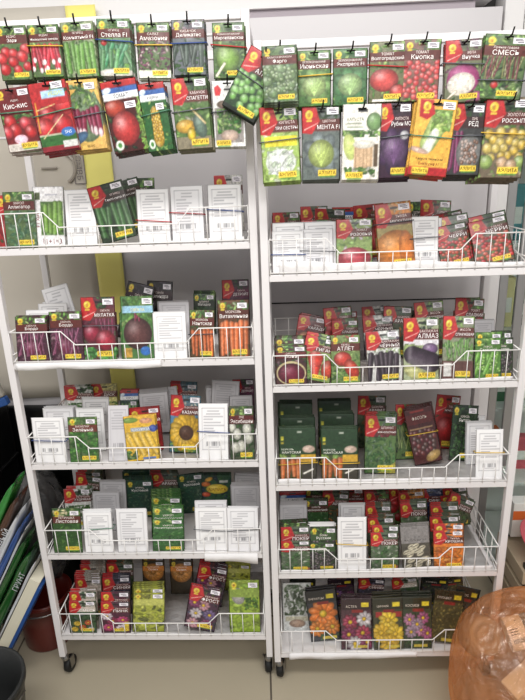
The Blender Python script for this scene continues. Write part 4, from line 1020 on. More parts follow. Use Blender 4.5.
from mathutils.bvhtree import BVHTree
_bx = [(x, y, z) for x in (-.5, .5) for y in (-TH / 2 - BULGE * .7, TH / 2) for z in (0, 1)]
_fx = [(0, 1, 3, 2), (4, 6, 7, 5), (0, 4, 5, 1), (2, 3, 7, 6), (0, 2, 6, 4), (1, 5, 7, 3)]
_kept = []
_try = [(0, 0, 1)] + sorted([(du, dv, ws) for ws in (1, .96, .92, .88) for dv in (0, .002, .004, -.002) for du in (0, .003, -.003, .006, -.006, .009, -.009)], key=lambda q: abs(q[0]) * 1.5 + abs(q[1]) + (1 - q[2]) * .08)
for p in sorted(PLACED, key=lambda p: (not (p[3] == 0 and p[9] < .09), p[9])):    # nudge packets that would run into a neighbour
    mw0 = p[5].matrix_world.copy(); ax = (mw0.to_3x3() @ Vector((1, 0, 0))).normalized(); rk_ = LR if p[0] == 'left' else RR
    for du, dv, ws in _try:
        mw = Matrix.Translation(ax * du + rk_.ev * dv) @ mw0 @ Matrix.Diagonal((ws, 1, 1, 1))
        tr = BVHTree.FromPolygons([mw @ Vector(q) for q in _bx], _fx); ce = mw @ Vector((0, 0, .5))
        if not any((ce - c2).length < .2 and tr.overlap(t2) for c2, t2 in _kept): break
    else:
        if p[3] > 0 or p[9] >= .09:
            for ch in list(p[5].children): bpy.data.objects.remove(ch)
            bpy.data.objects.remove(p[5]); PLACED.remove(p); continue
        print('still touching', p[:5])
    p[5].matrix_world = mw; _kept.append((ce, tr))
for k_ in {p[:3] for p in PLACED}:                     # number each pile from its front again
    rows = sorted([p for p in PLACED if p[:3] == k_], key=lambda p: p[3])
    for n_, p in enumerate(rows): PLACED[PLACED.index(p)] = p[:3] + (n_,) + p[4:]
npile = {}
for p in PLACED: npile[p[:3]] = npile.get(p[:3], 0) + 1
fronts = {}
for p in PLACED:
    if p[3] == 0: fronts.setdefault((p[0], p[1], D[p[4]][1]), []).append(p)
PILE = {}                                       # the front piles counted from the left, then the loose ones behind them
for rn in ('left', 'right'):
    for si in range(5):
        fr = sorted([p for p in PLACED if p[0] == rn and p[1] == si and p[3] == 0], key=lambda p: p[5].matrix_world.translation.x)
        a_, b_ = [p for p in fr if p[9] < .09], [p for p in fr if p[9] >= .09]
        for k, p in enumerate(a_): PILE[p[:3]] = NTH[k]
        for k, p in enumerate(b_): PILE[p[:3]] = NTH[k] + ' rear'
for (rn, si, fi, idx, key, o, w, h, a, v) in PLACED:
    look = D[key][1]
    if idx == 0 and len(fronts[(rn, si, look)]) == 1:
        lb = f'{look} packet at the front of the {rn} rack {SHELF[si]} shelf'
    else:
        lb = f'{look} packet, {ORD[idx]}{"" if idx == 0 else " from front"}, {PILE[(rn, si, fi)]} pile from left, {rn} rack {SHELF[si]} shelf'
    if len(lb.split()) > 16: lb = lb.replace(' from left,', ',')
    tag(o, lb, 'seed packet', f'packets on the {rn} rack {SHELF[si]} shelf')

for k_, c_, look, args in BANDED:
    band(*args, f'{c_} rubber band round the {look} packets on the {k_[0]} rack {SHELF[k_[1]]} shelf')

hk = {}
for rk in (LR, RR):
    zt = {'left': LR.un(251, 8, 0)[1], 'right': RR.un(262, 40, 0)[1]}[rk.name]
    hk[rk.name] = (zt, [(u, z, r) for (u, z, r) in HOOKS[rk.name]])
make_rack(LR, hk['left'][0], 'white wheeled wire-basket rack beside the peat bags, full of seed packets', hk['left'][1])
make_rack(RR, hk['right'][0], 'white wheeled wire-basket rack behind the orange bag, full of seed packets', hk['right'][1])
print('PACKETS', len(PLACED), sum(x[8] + 1 for x in HANG), 'rack tops', hk['left'][0], hk['right'][0], 'H', H, 'b', LR.b, RR.b)

# ------------------------------------------------------------------ the room
M['floor'] = mat('beige_floor_tile', (.71, .67, .585), .38, noise=.06, nscale=3)
_nt = M['floor'].node_tree
_b = _nt.nodes.new('ShaderNodeTexBrick'); _b.offset = 0; _b.inputs['Scale'].default_value = 1; _b.inputs['Brick Width'].default_value = .9; _b.inputs['Row Height'].default_value = .9
_b.inputs['Mortar Size'].default_value = .0035; _b.inputs['Mortar Smooth'].default_value = .2
for k, c in (('Color1', (.71, .67, .585)), ('Color2', (.69, .652, .57)), ('Mortar', (.36, .33, .29))): _b.inputs[k].default_value = [float(x) for x in lin(c)] + [1]
_mp = _nt.nodes.new('ShaderNodeMapping'); _tcn = next(n for n in _nt.nodes if n.type == 'TEX_COORD')
_d = ray(271, 690); _t = -H / _d.z; _gx = _d.x * _t
_mp.inputs['Location'].default_value = (-_gx, -1.72, 0)
_nt.links.new(_tcn.outputs['Object'], _mp.inputs['Vector']); _nt.links.new(_mp.outputs[0], _b.inputs['Vector'])
_nz = next(n for n in _nt.nodes if n.type == 'TEX_NOISE'); _mx = next(n for n in _nt.nodes if n.type == 'MIX_RGB')
_mx.blend_type = 'MULTIPLY'; _nt.links.new(_b.outputs['Color'], _mx.inputs[1]); _mx.inputs[2].default_value = (.86, .86, .86, 1)
struct(MB().box(-2.6, 2.6, -2.2, 3.4, -.05, 0).build('floor', M['floor']))

M['wall'] = mat('pale_grey_wall_panel', (.80, .785, .79), .35, noise=.04, nscale=2)
M['wallup'] = mat('white_wall_paint', (.90, .89, .885), .6, noise=.03, nscale=2)
M['mauve'] = mat('mauve_grey_shade', (.66, .62, .645), .6, noise=.03)  # mauve tone paints in the shade of the gap above the wall panel
M['gap'] = mat('dark_joint', (.16, .155, .155), .7, noise=.1)
WALL = Rack(-1.0, 1.364, .0415, 2.0, 0, 0, 0)             # a frame on the wall behind both racks
WM = WALL.mat()


def wl(px, py, v=0.0): return WALL.un(px, py, v)


def wbox(name, m, u0, u1, v0, v1, z0, z1, bevel=0):
    o = MB().box(u0, u1, v0, v1, z0, z1).build(name, m, bevel=bevel); o.matrix_world = WM; return o


zt0 = wl(380, 12)[1]; zt1 = wl(330, 4)[1]
ur = wl(487, 200)[0]
struct(wbox('wall_back', M['wall'], -1.2, ur, 0, .10, 0, zt0))
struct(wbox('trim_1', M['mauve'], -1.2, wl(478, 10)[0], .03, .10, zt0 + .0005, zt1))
struct(wbox('trim_2', M['gap'], ur - .02, ur + .012, .105, .14, 0, 3.0))
struct(wbox('wall_upper', M['wallup'], -1.2, ur - .021, .015, .14, zt1 + .0005, 3.0))
zs_ = wl(400, 300)[1]
struct(wbox('trim_3', M['gap'], wl(262, 300)[0], ur - .002, -.0015, -.0002, zs_ - .0022, zs_ + .0022))
u_c0, u_c1 = wl(490, 230)[0], wl(507, 230)[0]
struct(wbox('trim_4', M['wallup'], ur + .014, u_c1, .02, .14, 0, 3.0, .004))
struct(MB().box(-2.6, -2.5, -2.2, 3.4, 0, 3).build('wall_side', M['wallup']))
struct(wbox('wall_behind', M['wallup'], u_c1 + .9, u_c1 + 1.0, -1.6, 1.4, 0, 3.0))
struct(wbox('wall_far', M['wallup'], -1.6, u_c1 + .89, 1.0, 1.1, 0, 3.0))
struct(wbox('wall_recess', M['gap'], -1.75, -1.21, .0, .08, 0, 3.0))

# banner behind the left rack
M['vinyl'] = mat('beige_banner_vinyl', (.78, .75, .70), .28, noise=.06, nscale=4)
M['yellow'] = mat('yellow_banner_print', (.96, .92, .52), .3, noise=.05)
M['bprint'] = mat('grey_banner_print', (.45, .42, .42), .4, noise=.1)
M['bpale'] = mat('pale_banner_print', (.62, .585, .54), .35)
ub = wl(124, 265)[0]; uy = wl(98, 265)[0]; zb = wl(50, 396)[1]
r_ = random.Random(3)


def sheet(name, m, u0, u1, z0, z1, v, par=None, nu=40, nz=24, amp=.004):
    vs, fs = [], []
    for i in range(nu + 1):
        for j in range(nz + 1):
            s_, t_ = i / nu, j / nz; u = u0 + (u1 - u0) * s_; z = z0 + (z1 - z0) * t_
            w = amp * (math.sin(u * 31 + 2 * t_) * .5 + math.sin(u * 13 + 4 * z) + .3)
            vs.append((u, v + w * (.3 + .7 * (1 - t_)), z))
    k = nz + 1
    for i in range(nu):
        for j in range(nz): fs.append((i * k + j, (i + 1) * k + j, (i + 1) * k + j + 1, i * k + j + 1))
    b = MB(); b.v = vs; b.f = fs; o = b.build(name, m, smooth=True)
    so = o.modifiers.new('thickness', 'SOLIDIFY'); so.thickness = .0012
    if par: o.parent = par
    return o


ban = empty('vinyl_banner', WM)
tag(ban, 'beige vinyl banner with a yellow stripe hanging on the wall behind the left rack', 'banner')
sheet('banner_sheet', M['vinyl'], -.35, uy - .002, zb, 2.1, -.012, ban)
sheet('yellow_stripe', M['yellow'], uy - .0016, ub, zb - .02, 2.1, -.012, ban, 8)
g = MB()
uq, zq = wl(81, 168); tv, asp, tf = text_mesh('ОМВБ')
T_ = Matrix.Translation((uq, -.0185, zq)) @ Matrix.Rotation(PI / 2, 4, 'Y') @ Matrix.Rotation(PI / 2, 4, 'X')
n0 = len(g.v); g.v += [T_ @ Vector(((x - .5) * .075, (y - asp / 2) * .075, 0)) for x, y in tv]; g.f += [tuple(n0 + k for k in q) for q in tf]
for (a0, a1, c0, c1) in ((-.019, -.0165, -.05, .05), (.0165, .019, -.05, .05), (-.019, .019, -.05, -.0475), (-.019, .019, .0475, .05)):
    g.box(uq + a0, uq + a1, -.0188, -.018, zq + c0, zq + c1)
g.build('framed_lettering', M['bprint'], ban)
g = MB()
uq, zq = wl(62, 168)
g.tube([(uq + .05 * math.cos(t * .2 - 1.1), -.0185, zq + .05 * math.sin(t * .2 - 1.1)) for t in range(12)], .006)
g.tube([(uq - .06, -.0185, zq), (uq - .01, -.0185, zq)], .004)
for k in range(4): g.box(uq + .045 + .008 * k, uq + .049 + .008 * k, -.0188, -.018, zq + .0, zq + .06 - .012 * k)
g.build('faded_print', M['bpale'], ban)

# paper lining the shelves ---------------------------------------------------


def liner(rk, si, f0, f1, hfun, label, over=0.0, depth=.30):
    z1 = rk.edge[si] + SHT - .003; b = MB(); n = 60
    u0, u1 = .028 + f0 * (rk.W - .056), .028 + f1 * (rk.W - .056)
    prof = []
    rr = random.Random(si * 7 + (rk is RR))
    ph_ = rr.uniform(0, 6)
    vs, fs = [], []
    for i in range(n + 1):
        f = i / n; u = u0 + (u1 - u0) * f; hh = hfun(f) * (1 + .08 * math.sin(u * 17 + ph_) + .05 * math.sin(u * 47 + 2 * ph_))
        wv = .0011 * math.sin(u * 41 + ph_)
        if over:
            col = [(.004 + depth, z1 + .0008), (.004, z1 + .0010), (-.0045 - abs(wv), z1 + .0030), (-.0052 + wv * .3, z1 - hh * .5), (-.0060 + wv, z1 - hh)]
        else:
            col = [(.004 + depth, z1 + .0008), (.0050, z1 + .0008), (.0040 + wv * .3, z1 + .003), (.0034 + wv * .6, z1 + hh * .6), (.0028 + wv * .9, z1 + hh)]
        vs += [(u, a, c) for a, c in col]
    k = 5
    for i in range(n):
        for j in range(k - 1): fs.append((i * k + j, (i + 1) * k + j, (i + 1) * k + j + 1, i * k + j + 1))
    b.v, b.f = vs, fs
    o = b.build('paper_liner', M['liner'], smooth=True); o.matrix_world = rk.mat()
    so = o.modifiers.new('thickness', 'SOLIDIFY'); so.thickness = .0004; so.offset = 0
    tag(o, label, 'paper', 'white paper lining the shelves'); return o


liner(LR, 0, .62, .99, lambda f: .006 + .010 * f, 'white paper strip under the back-turned packets, left rack top shelf')
liner(LR, 1, .0, .62, lambda f: .017, 'crumpled white paper folded over the edge, left rack second shelf', .1)
liner(LR, 2, .50, .99, lambda f: .010 + .004 * math.sin(5 * f), 'white paper curling up along the edge, left rack middle shelf')
liner(LR, 3, .74, .99, lambda f: .020 + .012 * f, 'white paper flap hanging over the edge, left rack fourth shelf', .1)
liner(LR, 4, .35, .99, lambda f: .008 + .003 * math.sin(9 * f), 'white paper under the lime packets, left rack bottom shelf')
liner(RR, 0, .03, .99, lambda f: .034 - .018 * f, 'wrinkled white paper standing along the front, right rack top shelf')
liner(RR, 1, .01, .99, lambda f: .004 + .010 * f, 'white paper strip along the front, right rack second shelf')
liner(RR, 2, .0, .99, lambda f: .020 - .006 * f, 'white paper covering the half-empty right rack middle shelf')
liner(RR, 3, .0, .99, lambda f: .012 + .010 * f * f, 'white paper showing past the orange packets, right rack fourth shelf')
liner(RR, 4, .03, .66, lambda f: .020 - .006 * f, 'white paper hanging over the edge, right rack bottom shelf', .1)

# ------------------------------------------------------------------ left of the racks: peat bags, buckets, sacks
LM = LR.mat()


def L3(px, py, v): u, z = LR.un(px, py, v); return Vector((u, v, z))


A = L3(0, 672, -.03); B = L3(49, 572, -.03); A.y = B.y = 0
dd = (B - A).normalized(); nn = Vector((-dd.z, 0, dd.x))
base = A - dd * (A.z / dd.z)                                    # where the lowest board meets the floor
TS = .80
SLAB = (-.03, .07)


def slab(name, m, off, th, z_extra, ulim, wob=.0, parent=None, v0=SLAB[0], v1=SLAB[1], bevel=.004, seed=0, start=.02):
    """a board or bag lying on the slope: its lower face is off above the lowest board's"""
    off *= TS; th *= TS; o0 = base + nn * off
    L1 = (ulim - o0.x) / dd.x - (th * abs(nn.x / dd.x) * 0)
    t0 = max((.012 - o0.z) / dd.z, 0) + start
    nx_, ny_, nz_ = 30, 10, 4
    rr = random.Random(seed); P = [rr.uniform(0, 6) for _ in range(4)]
    b = MB(); idx = {}

    def vert(i, j, k):
        if (i, j, k) in idx: return idx[(i, j, k)]
        s_, y_, q = i / nx_, j / ny_, k / nz_
        t = t0 + (L1 - t0) * s_
        ed = min(1, 8 * min(s_, 1 - s_)) ** .5 * min(1, 5 * min(y_, 1 - y_) + .45) ** .5 if wob else 1
        hh = th * (.5 + (q - .5) * (ed if wob else 1)) + wob * (math.sin(14 * t + P[0] + 9 * y_) * .3 + math.sin(31 * t + P[1]) * .25) * (q - .1)
        p = o0 + dd * t + nn * hh; p.y = v0 + (v1 - v0) * y_ + wob * .5 * math.sin(19 * t + P[2] + 5 * q)
        b.v.append(p); idx[(i, j, k)] = len(b.v) - 1; return idx[(i, j, k)]
    for i in range(nx_):
        for j in range(ny_):
            b.f.append((vert(i, j, 0), vert(i, j + 1, 0), vert(i + 1, j + 1, 0), vert(i + 1, j, 0)))
            b.f.append((vert(i, j, nz_), vert(i + 1, j, nz_), vert(i + 1, j + 1, nz_), vert(i, j + 1, nz_)))
    for i in range(nx_):
        for k in range(nz_):
            b.f.append((vert(i, 0, k), vert(i + 1, 0, k), vert(i + 1, 0, k + 1), vert(i, 0, k + 1)))
            b.f.append((vert(i, ny_, k), vert(i, ny_, k + 1), vert(i + 1, ny_, k + 1), vert(i + 1, ny_, k)))
    for j in range(ny_):
        for k in range(nz_):
            b.f.append((vert(0, j, k), vert(0, j, k + 1), vert(0, j + 1, k + 1), vert(0, j + 1, k)))
            b.f.append((vert(nx_, j, k), vert(nx_, j + 1, k), vert(nx_, j + 1, k + 1), vert(nx_, j, k + 1)))
    o = b.build(name, m, parent, smooth=bool(wob))
    if not parent: o.matrix_world = LM
    return o, o0, t0, L1


def slope_text(par, txt, o0, t, th, size, m, name='lettering'):
    tv, asp, tf = text_mesh(txt); b = MB()
    b.v = [o0 + dd * (t + x * size) + nn * (th / 2 + (y - asp / 2) * size) + Vector((0, SLAB[0] - .0035, 0)) for x, y in tv]; b.f = tf
    return b.build(name, m, par)


M['cream'] = mat('cream_foam_board', (.86, .84, .76), .6, noise=.08, nscale=30)
M['bluedge'] = mat('blue_board_edge', (.13, .30, .55), .45, noise=.08)
M['greenbag'] = mat('green_bag_film', (.12, .33, .14), .25, coat=.5, noise=.25, nscale=25)
M['greentop'] = mat('bright_green_bag_film', (.16, .50, .20), .25, coat=.5, noise=.15, nscale=20)
M['whitebag'] = mat('white_bag_film', (.80, .81, .83), .25, coat=.5, noise=.12, nscale=15)
M['bluebag'] = mat('blue_bag_film', (.22, .34, .58), .25, coat=.5, noise=.3, nscale=25)
M['brownbag'] = mat('brown_bag_film', (.29, .18, .13), .3, coat=.4, noise=.15)
M['blackbag'] = mat('black_sack_film', (.035, .035, .038), .35, coat=.1, noise=.3)
UL = -.004
bd = empty('foam_board', LM); tag(bd, 'cream foam board with a blue edge propped under the peat bags', 'board')
slab('blue_edge', M['bluedge'], 0, .013, 0, UL, 0, bd); slab('cream_core', M['cream'], .0135, .042, 0, UL, 0, bd)


def bag(name, label, cat, mm, off, th, txt=None, tm=None, seed=0, grp='bags stacked on the slope by the left rack', extra=None):
    r = empty(name, LM); tag(r, label, cat, grp)
    for k, (m_, f0, f1) in enumerate(mm):
        pn = 'bag_body' if k == 0 else 'printed_band'
        o, o0, t0, L1 = slab(pn, m_, off + th * f0, th * (f1 - f0), 0, UL - .004 * seed, .0035, r, seed=seed)
    if txt:
        for s_, (tt, tsz, tpos, toff) in enumerate(txt): slope_text(r, tt, base + nn * (off + toff) * TS, tpos, th * .5 * TS, tsz, M[tm])
    return r


bag('grey_bag', 'grey plastic bag squeezed between the foam board and the green bags', 'bag', [(M['whitebag'], 0, 1)], .0585, .011, seed=1)
bag('peat_bag', 'dark green peat bag with pale print, lower of two by the left rack', 'bag', [(M['greenbag'], 0, 1)], .0785, .037, [('ГРУНТ', .075, .40, .0)], 'whitebag', 2)
bag('peat_bag', 'dark green peat bag with a white rim, under the blue bag', 'bag', [(M['greenbag'], 0, .75), (M['whitebag'], .78, 1)], .120, .034, seed=3)
bag('soil_bag', 'white and blue wrinkled soil bag between the green and brown bags', 'bag', [(M['bluebag'], 0, .45), (M['whitebag'], .48, 1)], .158, .050, seed=4)
bag('peat_bag', 'brown and bright green peat bag on top of the sloping stack', 'bag', [(M['brownbag'], 0, .5), (M['greentop'], .52, 1)], .212, .062, [('СТЕРИЛИЗОВАННЫЙ', .30, .30, -.016), ('ТОРФ', .07, .52, .016)], 'whitebag', 5)


def lump(name, m, c, r3, seed, label=None, cat=None, mtx=LM, amp=.12, flat=None, sub=5, fine=1.0):
    import bmesh
    bm = bmesh.new(); bmesh.ops.create_icosphere(bm, subdivisions=sub, radius=1)
    rr = random.Random(seed); W_ = [(Vector((rr.uniform(-1, 1), rr.uniform(-1, 1), rr.uniform(-1, 1))) * rr.uniform(2, 9) * fine, rr.uniform(0, 6), rr.uniform(.3, 1)) for _ in range(14)]
    for v_ in bm.verts:
        p = v_.co.copy(); s_ = sum(a_ * (abs(math.sin(k.dot(p) + f_)) - .6) for k, f_, a_ in W_) / 5
        q = p * (1 + amp * s_)
        q = Vector((math.copysign(abs(q.x) ** .8, q.x) * r3[0], math.copysign(abs(q.y) ** .8, q.y) * r3[1], math.copysign(abs(q.z) ** .8, q.z) * r3[2]))
        v_.co = q + Vector(c)
        if flat is not None and v_.co.z < flat: v_.co.z = flat
    me = bpy.data.meshes.new(name); bm.to_mesh(me); bm.free(); me.materials.append(m)
    for p in me.polygons: p.use_smooth = True
    o = bpy.data.objects.new(name, me); C.objects.link(o); o.matrix_world = mtx
    if label: tag(o, label, cat)
    return o


bs = sheet('black_sheeting', M['blackbag'], -.75, .075, .012, L3(40, 397, .44).z - .03, .434, None, 60, 30, .008); bs.matrix_world = LM
tag(bs, 'black plastic sheeting hanging below the beige banner behind the left rack', 'sheeting')
M['greyfilm'] = mat('grey_plastic_film', (.27, .265, .265), .25, coat=.5, noise=.35, nscale=18, bump=.5, bscale=14)
lump('plastic_sack', M['greyfilm'], (-.115, .25, .42), (.095, .10, .22), 9, 'crumpled grey plastic sack seen between the left rack post and its fourth shelf', 'sack', flat=.2025, fine=1.6)


def bucket(name, label, x, y, r0, r1, h, m, rim, hmat):
    r = empty(name, Matrix.Translation((x, y, 0))); tag(r, label, 'bucket')
    b = MB(); b.lathe([(r0 * .97, .0), (r0, .006), (r0 + (r1 - r0) * .5, h * .5), (r1, h - .02), (r1 + rim, h - .018), (r1 + rim, h - .004), (r1 + rim * .5, h), (r1 - .004, h - .003), (r0 + (r1 - r0) * .5 - .004, h * .5), (r0 - .005, .012), (.001, .010)], 48)
    b.build('bucket_wall', m, r, smooth=True)
    hd = MB(); hd.tube([((r1 + rim + .004) * math.cos(t), (r1 + rim + .004) * math.sin(t), h - .03 - .05 * math.sin(t / 1) * (1 if math.sin(t) > 0 else 0)) for t in [PI + PI * k / 16 for k in range(17)]], .003)
    hd.build('handle', hmat, r, smooth=True)
    return r


M['redbucket'] = mat('brown_red_plastic', (.40, .12, .09), .35, coat=.2, noise=.15)
M['greybucket'] = mat('black_grey_plastic', (.16, .165, .165), .45, noise=.2)


def onfloor(px, py, z=0):
    d = ray(px, py); t = (z - H) / d.z; return d * t


p = onfloor(24, 640)
q = LM @ Vector((-.115, .182, 0))
bucket('bucket', 'brown-red plastic bucket on the floor behind the foam board', q.x, q.y, .085, .095, .20, M['redbucket'], .006, M['steel'])
d = ray(-27, 684); t = 1.22 / d.y
bucket('bucket', 'black-grey plastic bucket in the corner in front of the peat bags', d.x * t, 1.22, .105, .130, H + d.z * t, M['greybucket'], .006, M['steel'])

# a printed pouch leaning on the sack at the picture's edge
M['pouch'] = mat('pale_pouch_film', (.62, .60, .56), .3, coat=.4, noise=.1)
M['poured'] = mat('orange_red_print', (.72, .30, .22), .35, noise=.2)
pc = L3(-5, 414, .25)
kb = empty('crate', LM @ Matrix.Translation((min(pc.x - .05, -.37), .30, 0))); tag(kb, 'black plastic crate tower in the dark corner behind the peat bags', 'crate')
nk = 4; hk_ = (pc.z - .002) / nk
for k in range(nk):
    b = MB()
    for (x0, x1, y0, y1) in ((-.14, .14, -.09, -.082), (-.14, .14, .082, .09), (-.14, -.132, -.082, .082), (.132, .14, -.082, .082)): b.box(x0, x1, y0, y1, k * hk_, (k + 1) * hk_ - .012)
    b.box(-.146, .146, -.096, .096, (k + 1) * hk_ - .012, (k + 1) * hk_); b.build('crate_tier', M['blackbag'], kb, bevel=.003)
pr = empty('printed_pouch', LM @ Matrix.Translation((pc.x, .25, pc.z + .018)) @ Matrix.Rotation(R(-18), 4, 'Y')); tag(pr, 'pouch with a round red print and blue foot in front of the black sheeting', 'pouch')
b = MB()
for (x0, x1, z0, z1) in ((-.06, .06, .03, .17),): b.box(x0, x1, -.012, .012, z0, z1)
b.build('pouch_body', M['pouch'], pr, bevel=.008)
MB().box(-.06, .06, -.0125, .0125, .0, .0295).build('blue_foot', M['bluedge'], pr, bevel=.004)
MB().lathe([(.001, -.0005), (.048, -.0005), (.049, .0005), (.001, .0006)], 32, Matrix.Translation((0, -.0128, .10)) @ Matrix.Rotation(PI / 2, 4, 'X')).build('round_print', M['poured'], pr)

# ------------------------------------------------------------------ right of the racks: glass case and what is in and under it
M['alu'] = mat('brushed_aluminium', (.66, .655, .65), .35, .55, noise=.06)
M['glass'] = mat('clear_glass', (.95, .98, .97), .03, trans=1.0)
M['glass'].node_tree.nodes['Principled BSDF'].inputs['IOR'].default_value = 1.05
M['board'] = mat('white_shelf_board', (.88, .88, .87), .4, noise=.03)
cu0 = u_c1 + .004; cu1 = cu0 + .70; cv0, cv1 = .03, .43
gc = empty('glass_display_case', WM @ Matrix.Translation((cu0, 0, 0))); tag(gc, 'aluminium framed glass case beyond the right rack', 'display case')
cw = cu1 - cu0
for (x, y) in ((0, cv0), (cw - .03, cv0), (0, cv1 - .03), (cw - .03, cv1 - .03)): MB().box(x, x + .03, y, y + .03, 0, 2.2).build('frame_post', M['alu'], gc, bevel=.003)
for z in (.0, 2.17): MB().box(.0301, cw - .0301, cv0 + .001, cv0 + .029, z + .001, z + .03).build('frame_rail', M['alu'], gc, bevel=.003)
MB().box(.055, .085, cv0 - .012, cv0 + .0, .5, 2.16).build('door_stile', M['alu'], gc, bevel=.003)
MB().box(.0305, cw - .031, cv0 + .010, cv0 + .014, .031, 2.169).build('glass_door', M['glass'], gc)
SHZ = [.05, .40, .72, 1.02, 1.34, 1.66]
for z in SHZ: MB().box(.031, cw - .031, cv0 + .032, cv1 - .032, z - .015, z).build('case_shelf', M['board'], gc, bevel=.002)
MB().box(.031, cw - .031, cv1 - .012, cv1 - .001, .031, 2.17).build('back_panel', M['board'], gc)
CM = WM @ Matrix.Translation((cu0, 0, 0))
PB = {k: mat('carton_' + k, c, .45, noise=.1) for k, c in {'green': (.16, .36, .22), 'paleyellow': (.86, .82, .60), 'orange': (.85, .42, .2), 'teal': (.3, .55, .58), 'white': (.9, .9, .88), 'pink': (.80, .36, .40), 'beige': (.72, .66, .56), 'purple': (.25, .16, .42)}.items()}
rr = random.Random(8)
NAMES = {'green': 'green', 'paleyellow': 'pale yellow', 'orange': 'orange', 'teal': 'teal', 'white': 'white', 'pink': 'pink'}
SHW = ['lowest', 'second lowest', 'third', 'fourth', 'fifth', 'top']
for si, z in enumerate(SHZ[1:], 1):
    x = .036
    for k, cn in enumerate([('orange', 'white', 'pink'), ('green', 'white', 'teal'), ('paleyellow', 'green', 'white'), ('teal', 'paleyellow', 'orange'), ('white', 'teal', 'paleyellow')][si - 1]):
        w_, h_ = rr.uniform(.055, .085), rr.uniform(.12, .2)
        o = empty('carton', CM @ Matrix.Translation((x + w_ / 2, cv0 + .10 + .02 * k, z + .0003)))
        MB().box(-w_ / 2, w_ / 2, 0, .05, 0, h_).build('carton_body', PB[cn], o, bevel=.002)
        MB().box(-w_ * .36, w_ * .36, -.0008, -.0001, h_ * .3, h_ * .6).build('front_label', PB['white' if cn != 'white' else 'green'], o)
        tag(o, f'{NAMES[cn]} carton on the {SHW[si]} shelf of the glass case', 'carton', 'cartons in the glass case'); x += w_ + .012

# loose goods between the right rack and the case
g0 = RR.mat()


def RP(px, py, v): u, z = RR.un(px, py, v); return u, z


u_, z_ = RP(516, 548, .20)
lowz = 0
o = empty('crate', g0 @ Matrix.Translation((u_ + .10, .22, 0))); tag(o, 'beige slatted crate on the floor beside the right rack', 'crate')
for k in range(5): MB().box(-.11, .11, -.11, .11, .012 + k * (z_ - .02) / 5, .012 + (k + .72) * (z_ - .02) / 5).build('slat_tier', PB['beige'], o, bevel=.002)
for sx in (-.10, .08):
    for sy in (-.10, .08): MB().box(sx, sx + .02, sy, sy + .02, 0, z_ - .01).build('corner_post', M['blackbag'], o)
top = z_ - .008
pl = MB(); pl.lathe([(.001, 0), (.05, .002), (.10, .022), (.102, .025), (.098, .026), (.05, .006), (.001, .004)], 40)
po = pl.build('plate', PB['pink'], smooth=True); po.matrix_world = g0 @ Matrix.Translation((u_ + .07, .16, top + .035)) @ Matrix.Rotation(R(25), 4, 'Y') @ Matrix.Rotation(R(18), 4, 'X')
tag(po, 'pink plastic plate on the beige crate beside the right rack', 'plate')
ob = empty('boxed_set', g0 @ Matrix.Translation((u_ + .12, .27, top + .0005))); tag(ob, 'white box with an orange stripe on the beige crate', 'box')
MB().box(-.11, .11, 0, .05, 0, .135).build('box_body', PB['white'], ob, bevel=.002); MB().box(-.1101, .1101, -.0006, .0, .07, .105).build('orange_stripe', PB['orange'], ob)
M['clearbag'] = mat('milky_plastic', (.62, .64, .62), .2, coat=.6, noise=.35, nscale=14, bump=.6, bscale=18)
lump('plastic_bag', M['clearbag'], (u_ + .03, .06, .115), (.062, .045, .115), 4, 'shiny grey plastic bag on the floor beside the right rack', 'bag', g0, .2, .002, fine=1.5)

# ------------------------------------------------------------------ the orange bag
M['orangefilm'] = bpy.data.materials.new('orange_plastic_film'); M['orangefilm'].use_nodes = True
nt = M['orangefilm'].node_tree; nt.nodes.clear()
out = nt.nodes.new('ShaderNodeOutputMaterial'); tr = nt.nodes.new('ShaderNodeBsdfTransparent'); tr.inputs[0].default_value = (1.0, .78, .58, 1)
df = nt.nodes.new('ShaderNodeBsdfDiffuse'); df.inputs[0].default_value = (.90, .40, .15, 1)
tl = nt.nodes.new('ShaderNodeBsdfTranslucent'); tl.inputs[0].default_value = (.95, .45, .18, 1)
gl = nt.nodes.new('ShaderNodeBsdfGlossy'); gl.inputs['Roughness'].default_value = .16; gl.inputs[0].default_value = (1, .93, .88, 1)
m1 = nt.nodes.new('ShaderNodeMixShader'); m1.inputs[0].default_value = .5
m2 = nt.nodes.new('ShaderNodeMixShader'); m3 = nt.nodes.new('ShaderNodeMixShader')
nz = nt.nodes.new('ShaderNodeTexNoise'); nz.inputs['Scale'].default_value = 5; nz.inputs['Detail'].default_value = 4
tcn = nt.nodes.new('ShaderNodeTexCoord'); nt.links.new(tcn.outputs['Object'], nz.inputs['Vector'])
mr = nt.nodes.new('ShaderNodeMapRange'); mr.inputs[1].default_value = .36; mr.inputs[2].default_value = .62; mr.inputs[3].default_value = .42; mr.inputs[4].default_value = .90
nt.links.new(nz.outputs['Fac'], mr.inputs[0]); nt.links.new(mr.outputs[0], m2.inputs[0])
n2 = nt.nodes.new('ShaderNodeTexNoise'); n2.inputs['Scale'].default_value = 16; n2.inputs['Detail'].default_value = 6; n2.inputs['Distortion'].default_value = 1.5
nt.links.new(tcn.outputs['Object'], n2.inputs['Vector'])
bp = nt.nodes.new('ShaderNodeBump'); bp.inputs['Strength'].default_value = .9; bp.inputs['Distance'].default_value = .03; nt.links.new(n2.outputs['Fac'], bp.inputs['Height'])
for s_ in (df, tl, gl): nt.links.new(bp.outputs[0], s_.inputs['Normal'])
nt.links.new(df.outputs[0], m1.inputs[1]); nt.links.new(tl.outputs[0], m1.inputs[2])
nt.links.new(m1.outputs[0], m2.inputs[1]); nt.links.new(tr.outputs[0], m2.inputs[2])
m3.inputs[0].default_value = .13; nt.links.new(m2.outputs[0], m3.inputs[1]); nt.links.new(gl.outputs[0], m3.inputs[2]); nt.links.new(m3.outputs[0], out.inputs[0])

